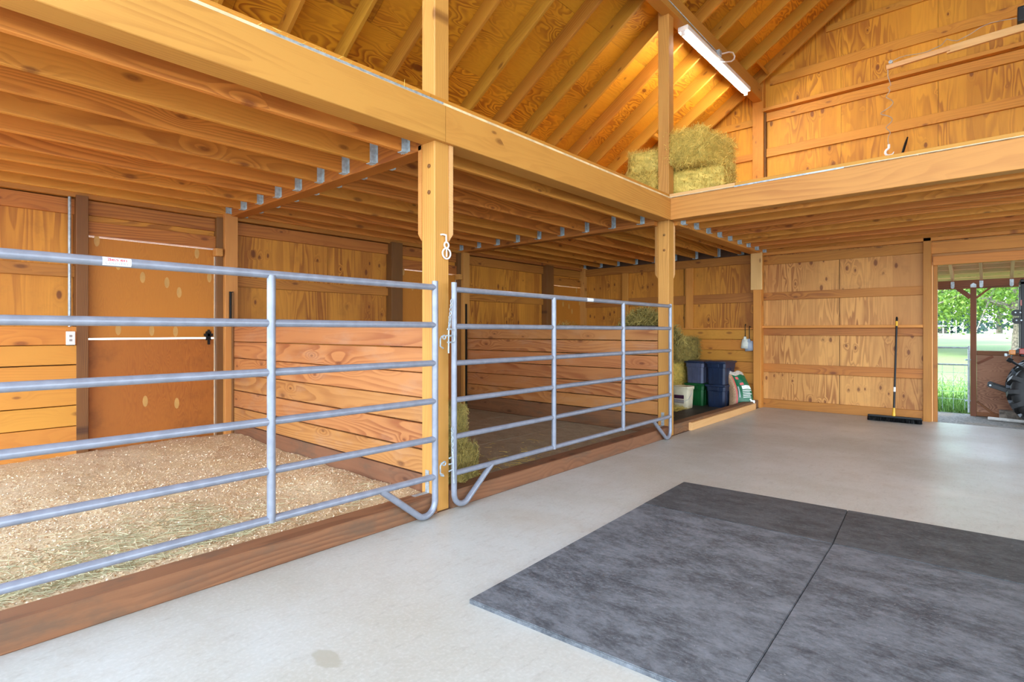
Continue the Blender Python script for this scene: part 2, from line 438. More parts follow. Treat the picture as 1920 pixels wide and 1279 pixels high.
class MB:
    """collects shapes in world space (or local) into one mesh"""
    def __init__(s): s.v = []; s.f = []
    def add(s, vs, fs, mat=None):
        k = len(s.v)
        s.v += [tuple(mat @ Vector(p)) if mat is not None else tuple(p) for p in vs]
        s.f += [tuple(i + k for i in f) for f in fs]
        return s
    def box(s, x0, x1, y0, y1, z0, z1, mat=None):
        return s.add([(x0, y0, z0), (x1, y0, z0), (x1, y1, z0), (x0, y1, z0), (x0, y0, z1), (x1, y0, z1), (x1, y1, z1), (x0, y1, z1)],
                     [(0, 3, 2, 1), (4, 5, 6, 7), (0, 1, 5, 4), (1, 2, 6, 5), (2, 3, 7, 6), (3, 0, 4, 7)], mat)
    def cbox(s, x0, x1, y0, y1, z0, z1, c=.01, mat=None):
        """box chamfered on every vertical and horizontal edge (rounded look)"""
        bm = bmesh.new()
        bmesh.ops.create_cube(bm, size=1)
        for v in bm.verts:
            v.co = ((x0 + x1) / 2 + v.co.x * (x1 - x0), (y0 + y1) / 2 + v.co.y * (y1 - y0), (z0 + z1) / 2 + v.co.z * (z1 - z0))
        bmesh.ops.bevel(bm, geom=bm.edges[:], offset=c, segments=2, affect='EDGES', profile=.6)
        bm.verts.index_update()
        s.add([v.co[:] for v in bm.verts], [[v.index for v in f.verts] for f in bm.faces], mat)
        bm.free()
        return s
    def prism(s, poly, z0, z1, mat=None):
        n = len(poly)
        vs = [(x, y, z0) for x, y in poly] + [(x, y, z1) for x, y in poly]
        fs = [tuple(range(n))[::-1], tuple(range(n, 2 * n))] + [(i, (i + 1) % n, n + (i + 1) % n, n + i) for i in range(n)]
        return s.add(vs, fs, mat)
    def tube(s, pts, r, n=8, cap=True, closed=False):
        pts = [Vector(p) for p in pts]
        rs = r if isinstance(r, (list, tuple)) else [r] * len(pts)
        k = len(s.v); m = len(pts)
        prev = None
        for i, p in enumerate(pts):
            if closed: d = pts[(i + 1) % m] - pts[i - 1]
            else: d = (pts[min(i + 1, m - 1)] - pts[max(i - 1, 0)])
            d.normalize()
            if prev is None:
                a = Vector((0, 0, 1)) if abs(d.z) < .9 else Vector((1, 0, 0))
                u = d.cross(a).normalized()
            else:
                u = (prev - d * prev.dot(d)).normalized()
            prev = u
            v = d.cross(u)
            for j in range(n):
                t = 2 * math.pi * j / n
                s.v.append(tuple(p + (u * math.cos(t) + v * math.sin(t)) * rs[i]))
        for i in range(m if closed else m - 1):
            for j in range(n):
                a = k + i * n + j; b = k + i * n + (j + 1) % n
                i2 = (i + 1) % m
                c = k + i2 * n + (j + 1) % n; d = k + i2 * n + j
                s.f.append((a, b, c, d))
        if cap and not closed:
            s.f.append(tuple(k + j for j in range(n))[::-1])
            s.f.append(tuple(k + (m - 1) * n + j for j in range(n)))
        return s
    def lathe(s, prof, n=20, mat=None, cap=True):
        vs = []; fs = []
        for (r, z) in prof:
            for j in range(n):
                t = 2 * math.pi * j / n
                vs.append((r * math.cos(t), r * math.sin(t), z))
        for i in range(len(prof) - 1):
            for j in range(n):
                fs.append((i * n + j, i * n + (j + 1) % n, (i + 1) * n + (j + 1) % n, (i + 1) * n + j))
        if cap:
            fs.append(tuple(range(n))[::-1]); fs.append(tuple(range((len(prof) - 1) * n, len(prof) * n)))
        return s.add(vs, fs, mat)
    def mesh(s, name, mat, smooth=False):
        me = bpy.data.meshes.new(name)
        me.from_pydata(s.v, [], s.f)
        me.materials.append(mat)
        bm = bmesh.new(); bm.from_mesh(me)
        bmesh.ops.recalc_face_normals(bm, faces=bm.faces[:])
        bm.to_mesh(me); bm.free()
        if smooth: smooth_mesh(me)
        return me
    def build(s, name, mat, parent=None, smooth=False):
        """vertices are world space; the object's origin goes to the base centre of its bounds"""
        a = np.array(s.v); lo, hi = a.min(0), a.max(0)
        o = Vector(((lo[0] + hi[0]) / 2, (lo[1] + hi[1]) / 2, lo[2]))
        s.v = [tuple(Vector(p) - o) for p in s.v]
        return link(name, s.mesh(name, mat, smooth), parent, Matrix.Translation(o))
def smooth_mesh(me, ang=40):
    me.polygons.foreach_set('use_smooth', [True] * len(me.polygons))
    try: me.set_sharp_from_angle(angle=math.radians(ang))
    except Exception: pass

BC = {}
def board_mesh(L, W, H, mat, c):
    k = (round(L, 3), round(W, 3), round(H, 3), mat, c)
    if k in BC: return BC[k]
    a, b = W / 2, H / 2
    c = min(c, a * .4, b * .4)
    sec = [(-a + c, -b), (a - c, -b), (a, -b + c), (a, b - c), (a - c, b), (-a + c, b), (-a, b - c), (-a, -b + c)]
    vs = [(-L / 2, y, z) for y, z in sec] + [(L / 2, y, z) for y, z in sec]
    fs = [tuple(range(8))[::-1], tuple(range(8, 16))] + [(i, (i + 1) % 8, 8 + (i + 1) % 8, 8 + i) for i in range(8)]
    me = bpy.data.meshes.new(mat + '_board')
    me.from_pydata(vs, [], fs)
    me.materials.append(M[mat])
    BC[k] = me
    return me
def bx(name, mat, x0, x1, y0, y1, z0, z1, parent=None, c=.003):
    """axis aligned piece; local x is its longest side, local y the next"""
    e = [x1 - x0, y1 - y0, z1 - z0]
    order = sorted(range(3), key=lambda i: -e[i])
    ax = [Vector((0, 0, 0)) for _ in range(3)]
    for k, i in enumerate(order): ax[k][i] = 1
    if ax[0].cross(ax[1]).dot(ax[2]) < 0: ax[2] = -ax[2]
    m = Matrix((ax[0], ax[1], ax[2])).transposed().to_4x4()
    return link(name, board_mesh(e[order[0]], e[order[1]], e[order[2]], mat, c), parent, T((x0 + x1) / 2, (y0 + y1) / 2, (z0 + z1) / 2) @ m)
def plank(name, mat, p0, p1, wdir, W, H, parent=None, c=.003):
    p0, p1 = Vector(p0), Vector(p1)
    d = (p1 - p0); L = d.length; d.normalize()
    wv = Vector(wdir); wv = (wv - d * wv.dot(d)).normalized()
    m = Matrix((d, wv, d.cross(wv))).transposed().to_4x4()
    return link(name, board_mesh(L, W, H, mat, c), parent, Matrix.Translation((p0 + p1) / 2) @ m)
def panel(name, mat, axis, a0, a1, z0, z1, pos, t, parent, vert=True):
    """plywood sheet, grain vertical; axis 'x' = wall facing y, 'y' = wall facing x"""
    if axis == 'x': lo, hi = (a0, pos, z0), (a1, pos + t, z1)
    else: lo, hi = (pos - t, a0, z0), (pos, a1, z1)
    cx = [(l + h) / 2 for l, h in zip(lo, hi)]
    L, Wd = (z1 - z0, a1 - a0) if vert else (a1 - a0, z1 - z0)
    ah = Vector((1, 0, 0)) if axis == 'x' else Vector((0, 1, 0))
    up = Vector((0, 0, 1))
    d, wv = (up, ah) if vert else (ah, up)
    m = Matrix((d, wv, d.cross(wv))).transposed().to_4x4()
    return link(name, board_mesh(L, Wd, t, mat, .001), parent, T(*cx) @ m)

def tri_soup(name, verts, faces, tone, mat):
    me = bpy.data.meshes.new(name)
    me.vertices.add(len(verts)); me.vertices.foreach_set('co', np.asarray(verts, np.float32).ravel())
    fs = np.asarray(faces, np.int32); k = fs.shape[1]
    me.loops.add(fs.size); me.loops.foreach_set('vertex_index', fs.ravel())
    me.polygons.add(len(fs)); me.polygons.foreach_set('loop_start', np.arange(0, fs.size, k, dtype=np.int32))
    me.update(calc_edges=True)
    at = me.attributes.new('tone', 'FLOAT', 'POINT')
    at.data.foreach_set('value', np.asarray(tone, np.float32))
    me.materials.append(mat)
    return me
def strands(name, P, D, L, Wd, mat, bend=.15, flat=None):
    """thin two-quad straws: P centres (n,3), D unit directions, L lengths, Wd widths"""
    n = len(P)
    rv = NR.normal(size=(n, 3)) if flat is None else flat
    S = np.cross(D, rv); S /= np.linalg.norm(S, axis=1, keepdims=True) + 1e-9
    U = np.cross(S, D)
    Lc, Wc = L[:, None], Wd[:, None]
    mid = P + U * Lc * bend * NR.uniform(-1, 1, (n, 1))
    a = P - D * Lc / 2; b = P + D * Lc / 2
    V = np.stack([a - S * Wc / 2, a + S * Wc / 2, mid + S * Wc / 2, mid - S * Wc / 2, b + S * Wc / 2, b - S * Wc / 2], 1).reshape(-1, 3)
    i = np.arange(n)[:, None] * 6
    Fc = np.concatenate([i + np.array([[0, 1, 2, 3]]), i + np.array([[3, 2, 4, 5]])], 1).reshape(-1, 4)
    tone = np.repeat(NR.uniform(0, 1, n), 6)
    return tri_soup(name, V, Fc, tone, mat)

# ================================================================== SETTING
Y_FAR = 9.84            # face of the girts on the back wall
XL = -6.62              # face of the left wall posts
YB = [-1.12, 2.54, 6.29]  # bay starts
ROOF_Z0, PITCH = 5.5, .66
def roof_z(x): return ROOF_Z0 + PITCH * (x + 2.95) if x < .7 else ROOF_Z0 + PITCH * 3.65 - PITCH * (x - .7)

fl = MB().box(-2.975, 8.2, -2.0, 9.86, -.2, 0).build('floor', M['concrete'])
fl.data.transform(Matrix.Translation(Vector(WM[fl].translation)))
fl.matrix_basis = Matrix.Identity(4); WM[fl] = Matrix.Identity(4)
tag(fl, 'smooth pale grey concrete aisle floor of the barn', 'floor', kind='structure')
sf = MB().box(-6.8, -2.975, -2.0, 9.95, -.2, 0).build('floor', M['siding'])
tag(sf, 'packed earth base hidden under stall mats and shavings', 'floor', kind='structure')

# ---- left wall
wl = MB()
wl.box(-6.80, -6.765, -1.2, 9.98, 2.25, 3.16)
for a, b in ((-1.2, 1.22), (2.42, 4.99), (6.14, 8.73), (9.80, 9.98)):
    wl.box(-6.80, -6.765, a, b, -.1, 2.25)
wl = wl.build('wall_left', M['siding'])
tag(wl, 'timber framed left wall of plywood, girts and boards behind the stalls', 'wall', kind='structure')
for k, y0 in enumerate(YB):
    ye = (2.54, 6.29, 9.95)[k]
    p1a, p1b = (1.12, 1.215) if k == 0 else ((4.79, 4.99) if k == 1 else (8.50, 8.73))
    s0 = y0 + (.0 if k == 0 else .08)
    # big stud post beside the door, post at the bay end
    bx('post', 'dark_post', XL - .14, XL, p1a, p1b, 0, 2.62, wl)
    # plywood sheets
    ys = [s0 + i * 1.22 for i in range(4)]
    seams = [y for y in ys if y < p1a - .1] + [p1a]
    for a, b in zip(seams, seams[1:]):
        panel('plywood_panel', 'ply_stall', 'y', a + .002, b - .002, 1.2, 2.6, -6.75, .012, wl)
    # girts
    for z0, z1 in ((2.445, 2.595), (1.83, 1.943)):
        bx('girt', 'girt', -6.75, -6.712, s0, p1a, z0, z1, wl)
    bx('girt', 'girt', -6.75, -6.66, s0, ye, 2.605, 2.66, wl)
    # kick boards
    for i, z in enumerate((1.172, .984, .79, .592, .392, .20, .01)):
        zt = (1.345, 1.166, .974, .782, .584, .385, .194)[i]
        bx('board', 'wall_board', -6.70 if k else -6.66, -6.66 if k else -6.622, s0, p1a, z, zt, wl)
    # over the door
    dy0, dy1 = p1b, ye - .14 + (.02 if k == 2 else 0)
    bx('header_board', 'girt', -6.75, -6.712, dy0, dy1, 2.455, 2.60, wl)
    panel('plywood_panel', 'ply_stall', 'y', dy0, dy1, 2.25, 2.455, -6.74, .012, wl, False)
    bx('header_board', 'girt', -6.75, -6.70, dy0, dy1, 2.253, 2.395, wl)
    bx('post', 'dark_post', XL - .14, XL - .04, dy1, dy1 + .07, 0, 2.62, wl)
    # dutch door
    d = thing('door_%d' % (k + 1), (-6.72, (dy0 + dy1) / 2, 0),
              ('closed plywood dutch door with black latch in the nearest stall', 'closed plywood dutch door in the hay bale stall behind second gate',
               'closed plywood dutch door in the far corner of the open feed bay')[k], 'door', kind='structure')
    up = panel('upper_leaf', 'ply_door', 'y', dy0 + .005, dy1 - .012, 1.232, 2.238, -6.715, .03, d)
    lw = panel('lower_leaf', 'ply_door_low', 'y', dy0 + .005, dy1 - .012, .09, 1.216, -6.715, .03, d)
    bx('threshold', 'dark_post', -6.76, -6.72, dy0, dy1, 0, .085, d)
    bx('edge_strip', 'ply_edge', -6.722, -6.712, dy1 - .012, dy1 - .004, .09, 2.23, d, .001)
    # lens shaped veneer patches
    for (u, zz, par) in ((.07, 2.21, up), (.22, 1.99, up), (.40, 1.87, up), (.59, 1.83, up), (.69, 1.73, up), (.84, 2.18, up), (.95, 1.92, up),
                         (.22, 1.32, up), (.47, 1.31, up), (.66, 1.30, up), (.42, .56, lw), (.67, .51, lw)):
        yy = dy0 + u * (dy1 - dy0)
        pm = MB()
        poly = [(-.06 * math.cos(t), .024 * math.sin(t) * (1 if abs(math.cos(t)) < .99 else 0)) for t in [i * math.pi / 6 for i in range(12)]]
        mm = T(-6.7148, yy, zz) @ Matrix(((0, 0, 1), (0, 1, 0), (1, 0, 0))).to_4x4()
        pm.prism(poly, -.0004, .0006, mm)
        pm.build('veneer_patch', M['ply_patch'], par)
    if k < 3:
        lt = MB().box(-6.714, -6.70, dy1 - .10, dy1 - .045, 1.20, 1.30).box(-6.70, -6.69, dy1 - .085, dy1 - .06, 1.15, 1.32)
        lt.box(-6.71, -6.69, dy1 - .12, dy1 - .03, 1.245, 1.275)
        lt.build('latch', M['black'], up)
    tb = MB().cbox(-6.71, -6.60, dy1 - .03, dy1 + .05, 2.16, 2.25, .012)
    tb.build('turn_block', M['post'], d)
    # main wall post at the bay end
    if k < 2:
        bx('post', 'post', XL - .14, XL + .02, ye - .07, ye + .07, 0, 2.66, wl)
    else:
        bx('post', 'post', XL - .14, XL + .02, 9.79, 9.93, 0, 2.66, wl)
# conduit and outlet beside the first dark post
co = thing('outlet_box', (-6.64, 1.07, 1.16), 'cream electrical outlet at the foot of a thin conduit on the stall wall', 'outlet')
MB().cbox(-6.622, -6.602, 1.04, 1.11, 1.17, 1.30, .006).build('cover_plate', M['white'], co)
MB().box(-6.70, -6.622, 1.045, 1.105, 1.15, 1.32).build('back_box', M['black'], co)
for z in (1.205, 1.245):
    MB().box(-6.602, -6.600, 1.064, 1.086, z, z + .022).build('socket', M['label_grey'], co)
MB().tube([(-6.66, 1.075, 1.32), (-6.66, 1.075, 2.60)], .0125, 8).build('conduit', M['galv'], co, True)

# ---- back wall: lower storey and gable
bw = MB()
bw.box(-6.8, -.62, 9.905, 9.94, -.1, 3.0)
bw.box(-.62, 2.4, 9.905, 9.94, 2.26, 3.0)
bw.box(2.4, 8.2, 9.905, 9.94, -.1, 3.0)
bw.add([(x, y, z) for y in (9.905, 9.94) for x, z in ((-6.8, 3.0), (8.2, 3.0), (8.2, roof_z(8.2) + .2), (.7, roof_z(.7) + .2), (-6.8, roof_z(-6.8) + .2))],
       [(0, 1, 2, 3, 4), (9, 8, 7, 6, 5)] + [(i, (i + 1) % 5, 5 + (i + 1) % 5, 5 + i) for i in range(5)])
bw = bw.build('wall_back', M['siding'])
tag(bw, 'plywood and girt back wall with gable above the loft', 'wall', kind='structure')
for a, b in ((-5.60, -4.40), (-6.6, -5.61), (-4.39, -3.05), (-3.05, -1.825), (-1.82, -.70)):
    panel('plywood_panel', 'ply_wall' if a > -3.1 else 'ply_stall', 'x', a + .002, b - .002, .0, 2.62, 9.88, .014, bw)
for z0, z1 in ((2.44, 2.585), (1.833, 1.962), (1.234, 1.355), (.61, .752)):
    bx('girt', 'girt', -2.95, -.75, Y_FAR, 9.88, z0, z1, bw)
bx('shelf_board', 'fir', -2.97, -.755, 9.76, 9.88, 1.355, 1.397, bw)
bx('base_board', 'girt', -2.95, -.75, 9.835, 9.88, .0, .146, bw)
bx('top_plate', 'fir', -2.95, 2.6, 9.80, 9.88, 2.60, 2.65, bw)
for z0, z1 in ((2.485, 2.635), (1.81, 1.975)):
    bx('girt', 'girt', -6.6, -3.08, Y_FAR, 9.88, z0, z1, bw)
bx('shelf_board', 'fir', -6.6, -3.08, 9.80, 9.88, 1.335, 1.365, bw)
for i, z in enumerate((1.16, .967, .77, .575, .385, .19, .0)):
    bx('board', 'wall_board', -6.6, -3.08, Y_FAR - .0, 9.88, z, (1.332, 1.153, .96, .763, .568, .378, .183)[i], bw)
bx('stud', 'fir', -4.335, -4.196, 9.82, 9.86, 1.365, 2.485, bw)
bx('stud', 'fir', -5.70, -5.56, 9.82, 9.86, 1.365, 2.485, bw)
# right post, jamb and header of the doorway
bx('post', 'girt', -.757, -.665, 9.80, 9.94, 0, 2.655, bw)
bx('jamb', 'fir', -.664, -.66, 9.845, 9.93, 0, 2.42, bw, .001)
bx('jamb', 'girt', -.645, -.60, 9.90, 10.0, -.02, 2.25, bw)
bx('jamb', 'pale_board', -.664, -.648, 9.87, 9.93, 0, 2.3, bw, .001)
bx('header_board', 'fir', -.665, 2.6, 9.84, 9.88, 2.415, 2.58, bw)
panel('plywood_panel', 'ply_wall', 'x', -.665, 2.6, 2.26, 2.6, 9.885, .014, bw, False)
bx('header_board', 'fir', -.645, 2.6, 9.84, 9.90, 2.248, 2.375, bw)
# gable
gx = [-6.6, -5.46, -4.24, -3.02, -1.80, -.59, .63, 1.85, 3.07]
for a, b in zip(gx, gx[1:]):
    zt = roof_z(a) + .2; zt2 = roof_z(b) + .2
    mb = MB()
    lo = 2.95
    vs = [(a + .002, lo), (b - .002, lo), (b - .002, zt2), (a + .002, zt)]
    if a < .7 < b: vs = [(a + .002, lo), (b - .002, lo), (b - .002, zt2), (.7, roof_z(.7) + .2), (a + .002, zt)]
    # local x is vertical so that the grain stands upright
    o = Vector(((a + b) / 2, 9.885, 4.2))
    mm = Matrix(((0, 1, 0), (0, 0, 1), (1, 0, 0))).to_4x4()
    mb.prism([(z - o.z, x - o.x) for x, z in vs], -.006, .006)
    link('plywood_panel', mb.mesh('gable_panel', M['ply_gable']), bw, Matrix.Translation(o) @ mm)
for z0, z1, x0, x1 in ((4.285, 4.43, -2.92, 4), (4.895, 5.04, -2.92, 4), (5.50, 5.645, -2.85, 4), (6.10, 6.20, -2.0, 3.3),
                       (6.72, 6.86, -1.0, 2.4), (4.285, 4.40, -4.75, -3.1), (4.87, 4.99, -3.95, -3.1), (3.62, 3.76, -2.92, 4), (3.62, 3.76, -5.6, -3.1)):
    bx('girt', 'loft_fir', x0, x1, Y_FAR, 9.88, z0, z1, bw)
bx('shelf_board', 'loft_fir', -2.95, 4, 9.74, 9.88, 5.045, 5.10, bw)
bx('post', 'loft_fir', -3.11, -2.93, 9.76, 9.88, 2.95, 5.80, bw)
bx('backer_board', 'dark_post', -2.925, -2.905, 9.80, 9.88, 2.95, 5.05, bw)

# ---- posts with bolsters
def brk(mb, M4):
    mb.box(0, .004, 0, .045, 0, .16, M4); mb.box(0, .13, 0, .045, 0, .004, M4)
def main_post(y0, y1, label, top, full=True):
    p = thing('post', (-3.075, (y0 + y1) / 2, 0), label, 'post', 'main posts of the loft', 'structure')
    bx('shaft', 'post', -3.145, -3.0, y0, y1, 0, top, p, .006)
    mb = MB()
    # bolsters under the beam: a board on the far side and one at the back, chamfered at the foot
    mb.add([(x, y, z) for x in (-3.145, -2.998) for y, z in ((y1, 1.965), (y1 + .038, 2.02), (y1 + .038, 2.672), (y1, 2.672))],
           [(0, 1, 2, 3), (7, 6, 5, 4), (0, 4, 5, 1), (1, 5, 6, 2), (2, 6, 7, 3), (3, 7, 4, 0)])
    link('bolster', mb.mesh('bolster', M['pale_board']), p)
    mb = MB()
    mb.add([(x, y, z) for y in (y0 - .002, y1) for x, z in ((-3.145, 1.965), (-3.185, 2.02), (-3.185, 2.672), (-3.145, 2.672))],
           [(0, 1, 2, 3), (7, 6, 5, 4), (0, 4, 5, 1), (1, 5, 6, 2), (2, 6, 7, 3), (3, 7, 4, 0)])
    link('bolster', mb.mesh('bolster', M['post']), p)
    for z in (2.31, 2.50):
        bl = MB().lathe([(.016, 0), (.016, .006), (.008, .010)], 8, T(-3.06, y0, z) @ Matrix.Rotation(math.pi / 2, 4, 'X'))
        bl.build('bolt', M['dark_post'], p)
    b = MB()
    b.box(-3.10, -3.06, y0 - .004, y0, .13, .29)
    b.box(-3.10, -3.06, y0 - .13, y0, .126, .130)
    b.build('corner_bracket', M['galv'], p)
    return p
P1 = main_post(2.542, 2.68, 'tall square timber post between the two gates', 5.5)
P2 = main_post(6.30, 6.436, 'tall square timber post at the inner corner of the loft beams', 5.5)
p3 = thing('post', (-3.01, 9.77, 0), 'short timber post at far end of the stall row against back wall', 'post', 'main posts of the loft', 'structure')
bx('shaft', 'fir', -3.08, -2.95, 9.70, 9.838, 0, 2.66, p3, .006)
bx('bolster', 'pale_board', -3.11, -2.925, 9.655, 9.70, 2.01, 2.64, p3, .012)

# ---- beams
def beam(name, mat, e, label, group=None, c=.004):
    o = bx(name, mat, *e, c=c)
    return tag(o, label, 'beam', group, 'structure')
beam('beam', 'beam', (-3.14, -2.966, -1.2, 2.615, 2.672, 2.936), 'long loft edge beam above the nearest gate', 'loft edge beams')
beam('beam', 'beam', (-3.14, -2.966, 2.619, 6.272, 2.672, 2.936), 'loft edge beam above the second gate', 'loft edge beams')
beam('beam', 'beam', (-2.964, 5.2, 6.274, 6.42, 2.672, 2.936), 'loft edge beam running right from the inner corner post', 'loft edge beams')
beam('beam', 'joist', (-3.14, -2.95, 6.44, 9.80, 2.63, 2.93), 'beam from corner post to back wall carrying joist hangers')
h1 = beam('beam', 'header', (-6.74, -3.15, 2.54, 2.68, 2.635, 2.93), 'rough header beam across the ceiling over the nearest stall divider', 'stall header beams')
h2 = beam('beam', 'header', (-6.74, -3.15, 6.21, 6.35, 2.62, 2.93), 'rough header beam across the ceiling over the second stall divider', 'stall header beams')
beam('purlin_beam', 'purlin', (-3.09, -2.95, -1.5, 9.76, 5.235, 5.48), 'deep purlin beam under the rafters carrying the tube light')
beam('purlin_beam', 'purlin', (4.35, 4.49, -1.5, 9.76, 5.235, 5.48), 'purlin beam under the right roof slope beyond view')

# ---- loft floors: joists, hangers, decking, curbs
lf = thing('loft_floor', (-4.9, 4.4, 2.66), 'loft floor of close joists and decking over the stalls', 'loft', kind='structure')
lr = thing('loft_floor', (1, 8, 2.66), 'loft floor of close joists over the far aisle', 'loft', kind='structure')
hm = MB()
hm.box(-.006, .05, -.0265, -.0225, -.004, .15).box(-.006, .05, .0225, .0265, -.004, .15).box(-.006, .05, -.0265, .0265, -.006, -.002)
hm.box(-.006, -.002, -.055, -.0225, 0, .19).box(-.006, -.002, .0225, .055, 0, .19)
hanger = hm.mesh('joist_hanger', M['galv_old'])
JX = [-3.335 - .4145 * i for i in range(9)]
def hang(j, x, y, z, rz):
    link('joist_hanger', hanger, j, T(x, y, z) @ Matrix.Rotation(rz, 4, 'Z'))
for a, b in ((-1.2, 2.535), (2.685, 6.205), (6.355, 9.85)):
    for x in JX:
        j = bx('joist', 'joist', x - .02, x + .02, a, b, 2.655 + R.uniform(-.004, .004), 2.928, lf)
        hang(j, x, b, 2.655, -math.pi / 2)
        if a > 0: hang(j, x, a, 2.655, math.pi / 2)
    for x0 in (-6.75, -5.53, -4.31):
        panel_x1 = min(x0 + 1.216, -3.0)
        bx('subfloor_panel', 'ply_stall', x0, panel_x1, a - .1, b + .05, 2.930, 2.949, lf, .001)
for y in [6.585 + .407 * i for i in range(9)]:
    j = bx('joist', 'joist', -2.945, 5.2, y - .02, y + .02, 2.655 + R.uniform(-.004, .004), 2.928, lr)
    hang(j, -2.945, y, 2.655, 0)
for x0 in (-2.96, -.52, 1.92):
    for y0 in (6.28, 7.5, 8.72):
        bx('subfloor_panel', 'ply_stall', x0, x0 + 2.435, y0, min(y0 + 1.216, 9.9), 2.930, 2.949, lr, .001)
# pale deck edge above the beams and the curb boards
bx('deck_edge', 'ply_edge', -3.10, -2.972, -1.2, 6.268, 2.937, 2.956, lf, .001)
bx('deck_edge', 'ply_edge', -2.97, 5.2, 6.28, 6.40, 2.937, 2.956, lr, .001)
bx('curb_board', 'loft_fir', -3.10, -2.995, -1.2, 2.50, 2.957, 2.996, lf)
bx('curb_board', 'loft_fir', -3.10, -2.995, 2.505, 6.30, 2.957, 2.996, lf)
bx('curb_board', 'pale_board', -2.99, -2.2, 6.30, 6.40, 2.957, 2.996, lr)
bx('curb_board', 'loft_fir', -2.195, 5.2, 6.30, 6.40, 2.957, 2.996, lr)
MB().box(-2.9725, -2.9715, 1.32, 2.60, 2.940, 2.956).build('edge_flashing', M['galv'], lf)
MB().box(-2.20, -1.12, 6.2785, 6.2795, 2.940, 2.956).build('edge_flashing', M['galv'], lr)

# ---- roof
rf = thing('ceiling', (.7, 4, 7.9), 'steep gable roof of rafters and plywood sheathing over the loft', 'ceiling', kind='structure')
XE, XRIDGE = -6.75, .7
RY = [2.44 - .61 * i for i in range(1, 7)] + [2.44, 3.04, 3.64, 4.25, 4.85, 5.45, 6.03, 6.64, 7.23, 7.80, 8.42, 9.02, 9.66]
nrm = Vector((-PITCH, 0, 1)).normalized()
nrm_r = Vector((PITCH, 0, 1)).normalized()
RD = .19
for y in RY:
    a = Vector((XE, y, roof_z(XE))) + nrm * RD / 2
    b = Vector((XRIDGE - .03, y, roof_z(XRIDGE - .03))) + nrm * RD / 2
    plank('rafter', 'rafter', a, b, nrm, RD, .04, rf)
    a = Vector((8.15, y, roof_z(8.15))) + nrm_r * RD / 2
    b = Vector((XRIDGE + .03, y, roof_z(XRIDGE + .03))) + nrm_r * RD / 2
    plank('rafter', 'rafter', a, b, nrm_r, RD, .04, rf)
bx('ridge_board', 'rafter', .68, .72, -1.6, 9.9, 7.72, 8.15, rf)
for y0, y1 in ((8.44, 9.00), (9.04, 9.64), (7.82, 8.40)):
    x = -4.35
    if y1 > 8.4: plank('blocking', 'rafter', (x, y0, roof_z(x) + .1), (x, y1, roof_z(x) + .1), nrm, .14, .038, rf)
for x in (-2.85, -1.6):
    plank('blocking', 'rafter', (x, 9.04, roof_z(x) + .1), (x, 9.64, roof_z(x) + .1), nrm, .14, .038, rf)
slope = math.hypot(1, PITCH)
for side in (0, 1):
    nv = nrm if side == 0 else nrm_r
    d = Vector((1, 0, PITCH)).normalized() if side == 0 else Vector((-1, 0, PITCH)).normalized()
    e0 = Vector((XE, 0, roof_z(XE))) if side == 0 else Vector((8.15, 0, roof_z(8.15)))
    n_rows = 8
    for r in range(n_rows):
        s0 = r * 1.22; s1 = min(s0 + 1.217, 7.43 * slope)
        if s0 > 7.4 * slope: break
        y = -1.65 - (1.22 if r % 2 else 0)
        while y < 9.9:
            ya, yb = max(y, -1.65), min(y + 2.437, 9.92)
            if yb - ya > .1:
                c0 = e0 + d * (s0 + s1) / 2 + nv * (RD + .009)
                plank('roof_panel', 'ply_roof', c0 + Vector((0, ya - c0.y, 0)), c0 + Vector((0, yb - c0.y, 0)), d, s1 - s0, .016, rf, .001)
            y += 2.44
    # weather sheet above
ro = MB()
for sgn in (0, 1):
    xs = (XE - .3, XRIDGE) if sgn == 0 else (XRIDGE, 8.5)
    zs = [ROOF_Z0 + PITCH * (xs[0] + 2.95) if sgn == 0 else roof_z(.7), roof_z(.7) if sgn == 0 else roof_z(8.5)]
    ro.add([(x, y, z + dz) for dz in (.27, .31) for x, z, y in ((xs[0], zs[0], -1.8), (xs[1], zs[1], -1.8), (xs[1], zs[1], 10.1), (xs[0], zs[0], 10.1))],
           [(0, 1, 2, 3), (7, 6, 5, 4), (0, 4, 5, 1), (1, 5, 6, 2), (2, 6, 7, 3), (3, 7, 4, 0)])
ro.build('roofing', M['siding'], rf)

# ---- sills along the stall fronts
def sill(e, mat, label, c=.006):
    return tag(bx('sill', mat, *e, c=c), label, 'sill', 'timber sills along the stalls', 'structure')
sill((-3.12, -2.966, -1.2, 2.538, 0, .128), 'sill', 'worn brown timber sill in front of the shavings bedding')
sill((-3.12, -2.966, 2.685, 6.296, 0, .128), 'sill', 'brown timber sill under the second gate')
sill((-3.12, -2.99, 6.44, 9.69, 0, .13), 'sill', 'dark timber sill along the open feed bay')
s3 = bx('sill_facing', 'pale_board', -2.988, -2.945, 6.86, 9.42, .002, .104)
tag(s3, 'fresh pale facing board fixed in front of the feed bay sill', 'board', None, 'structure')

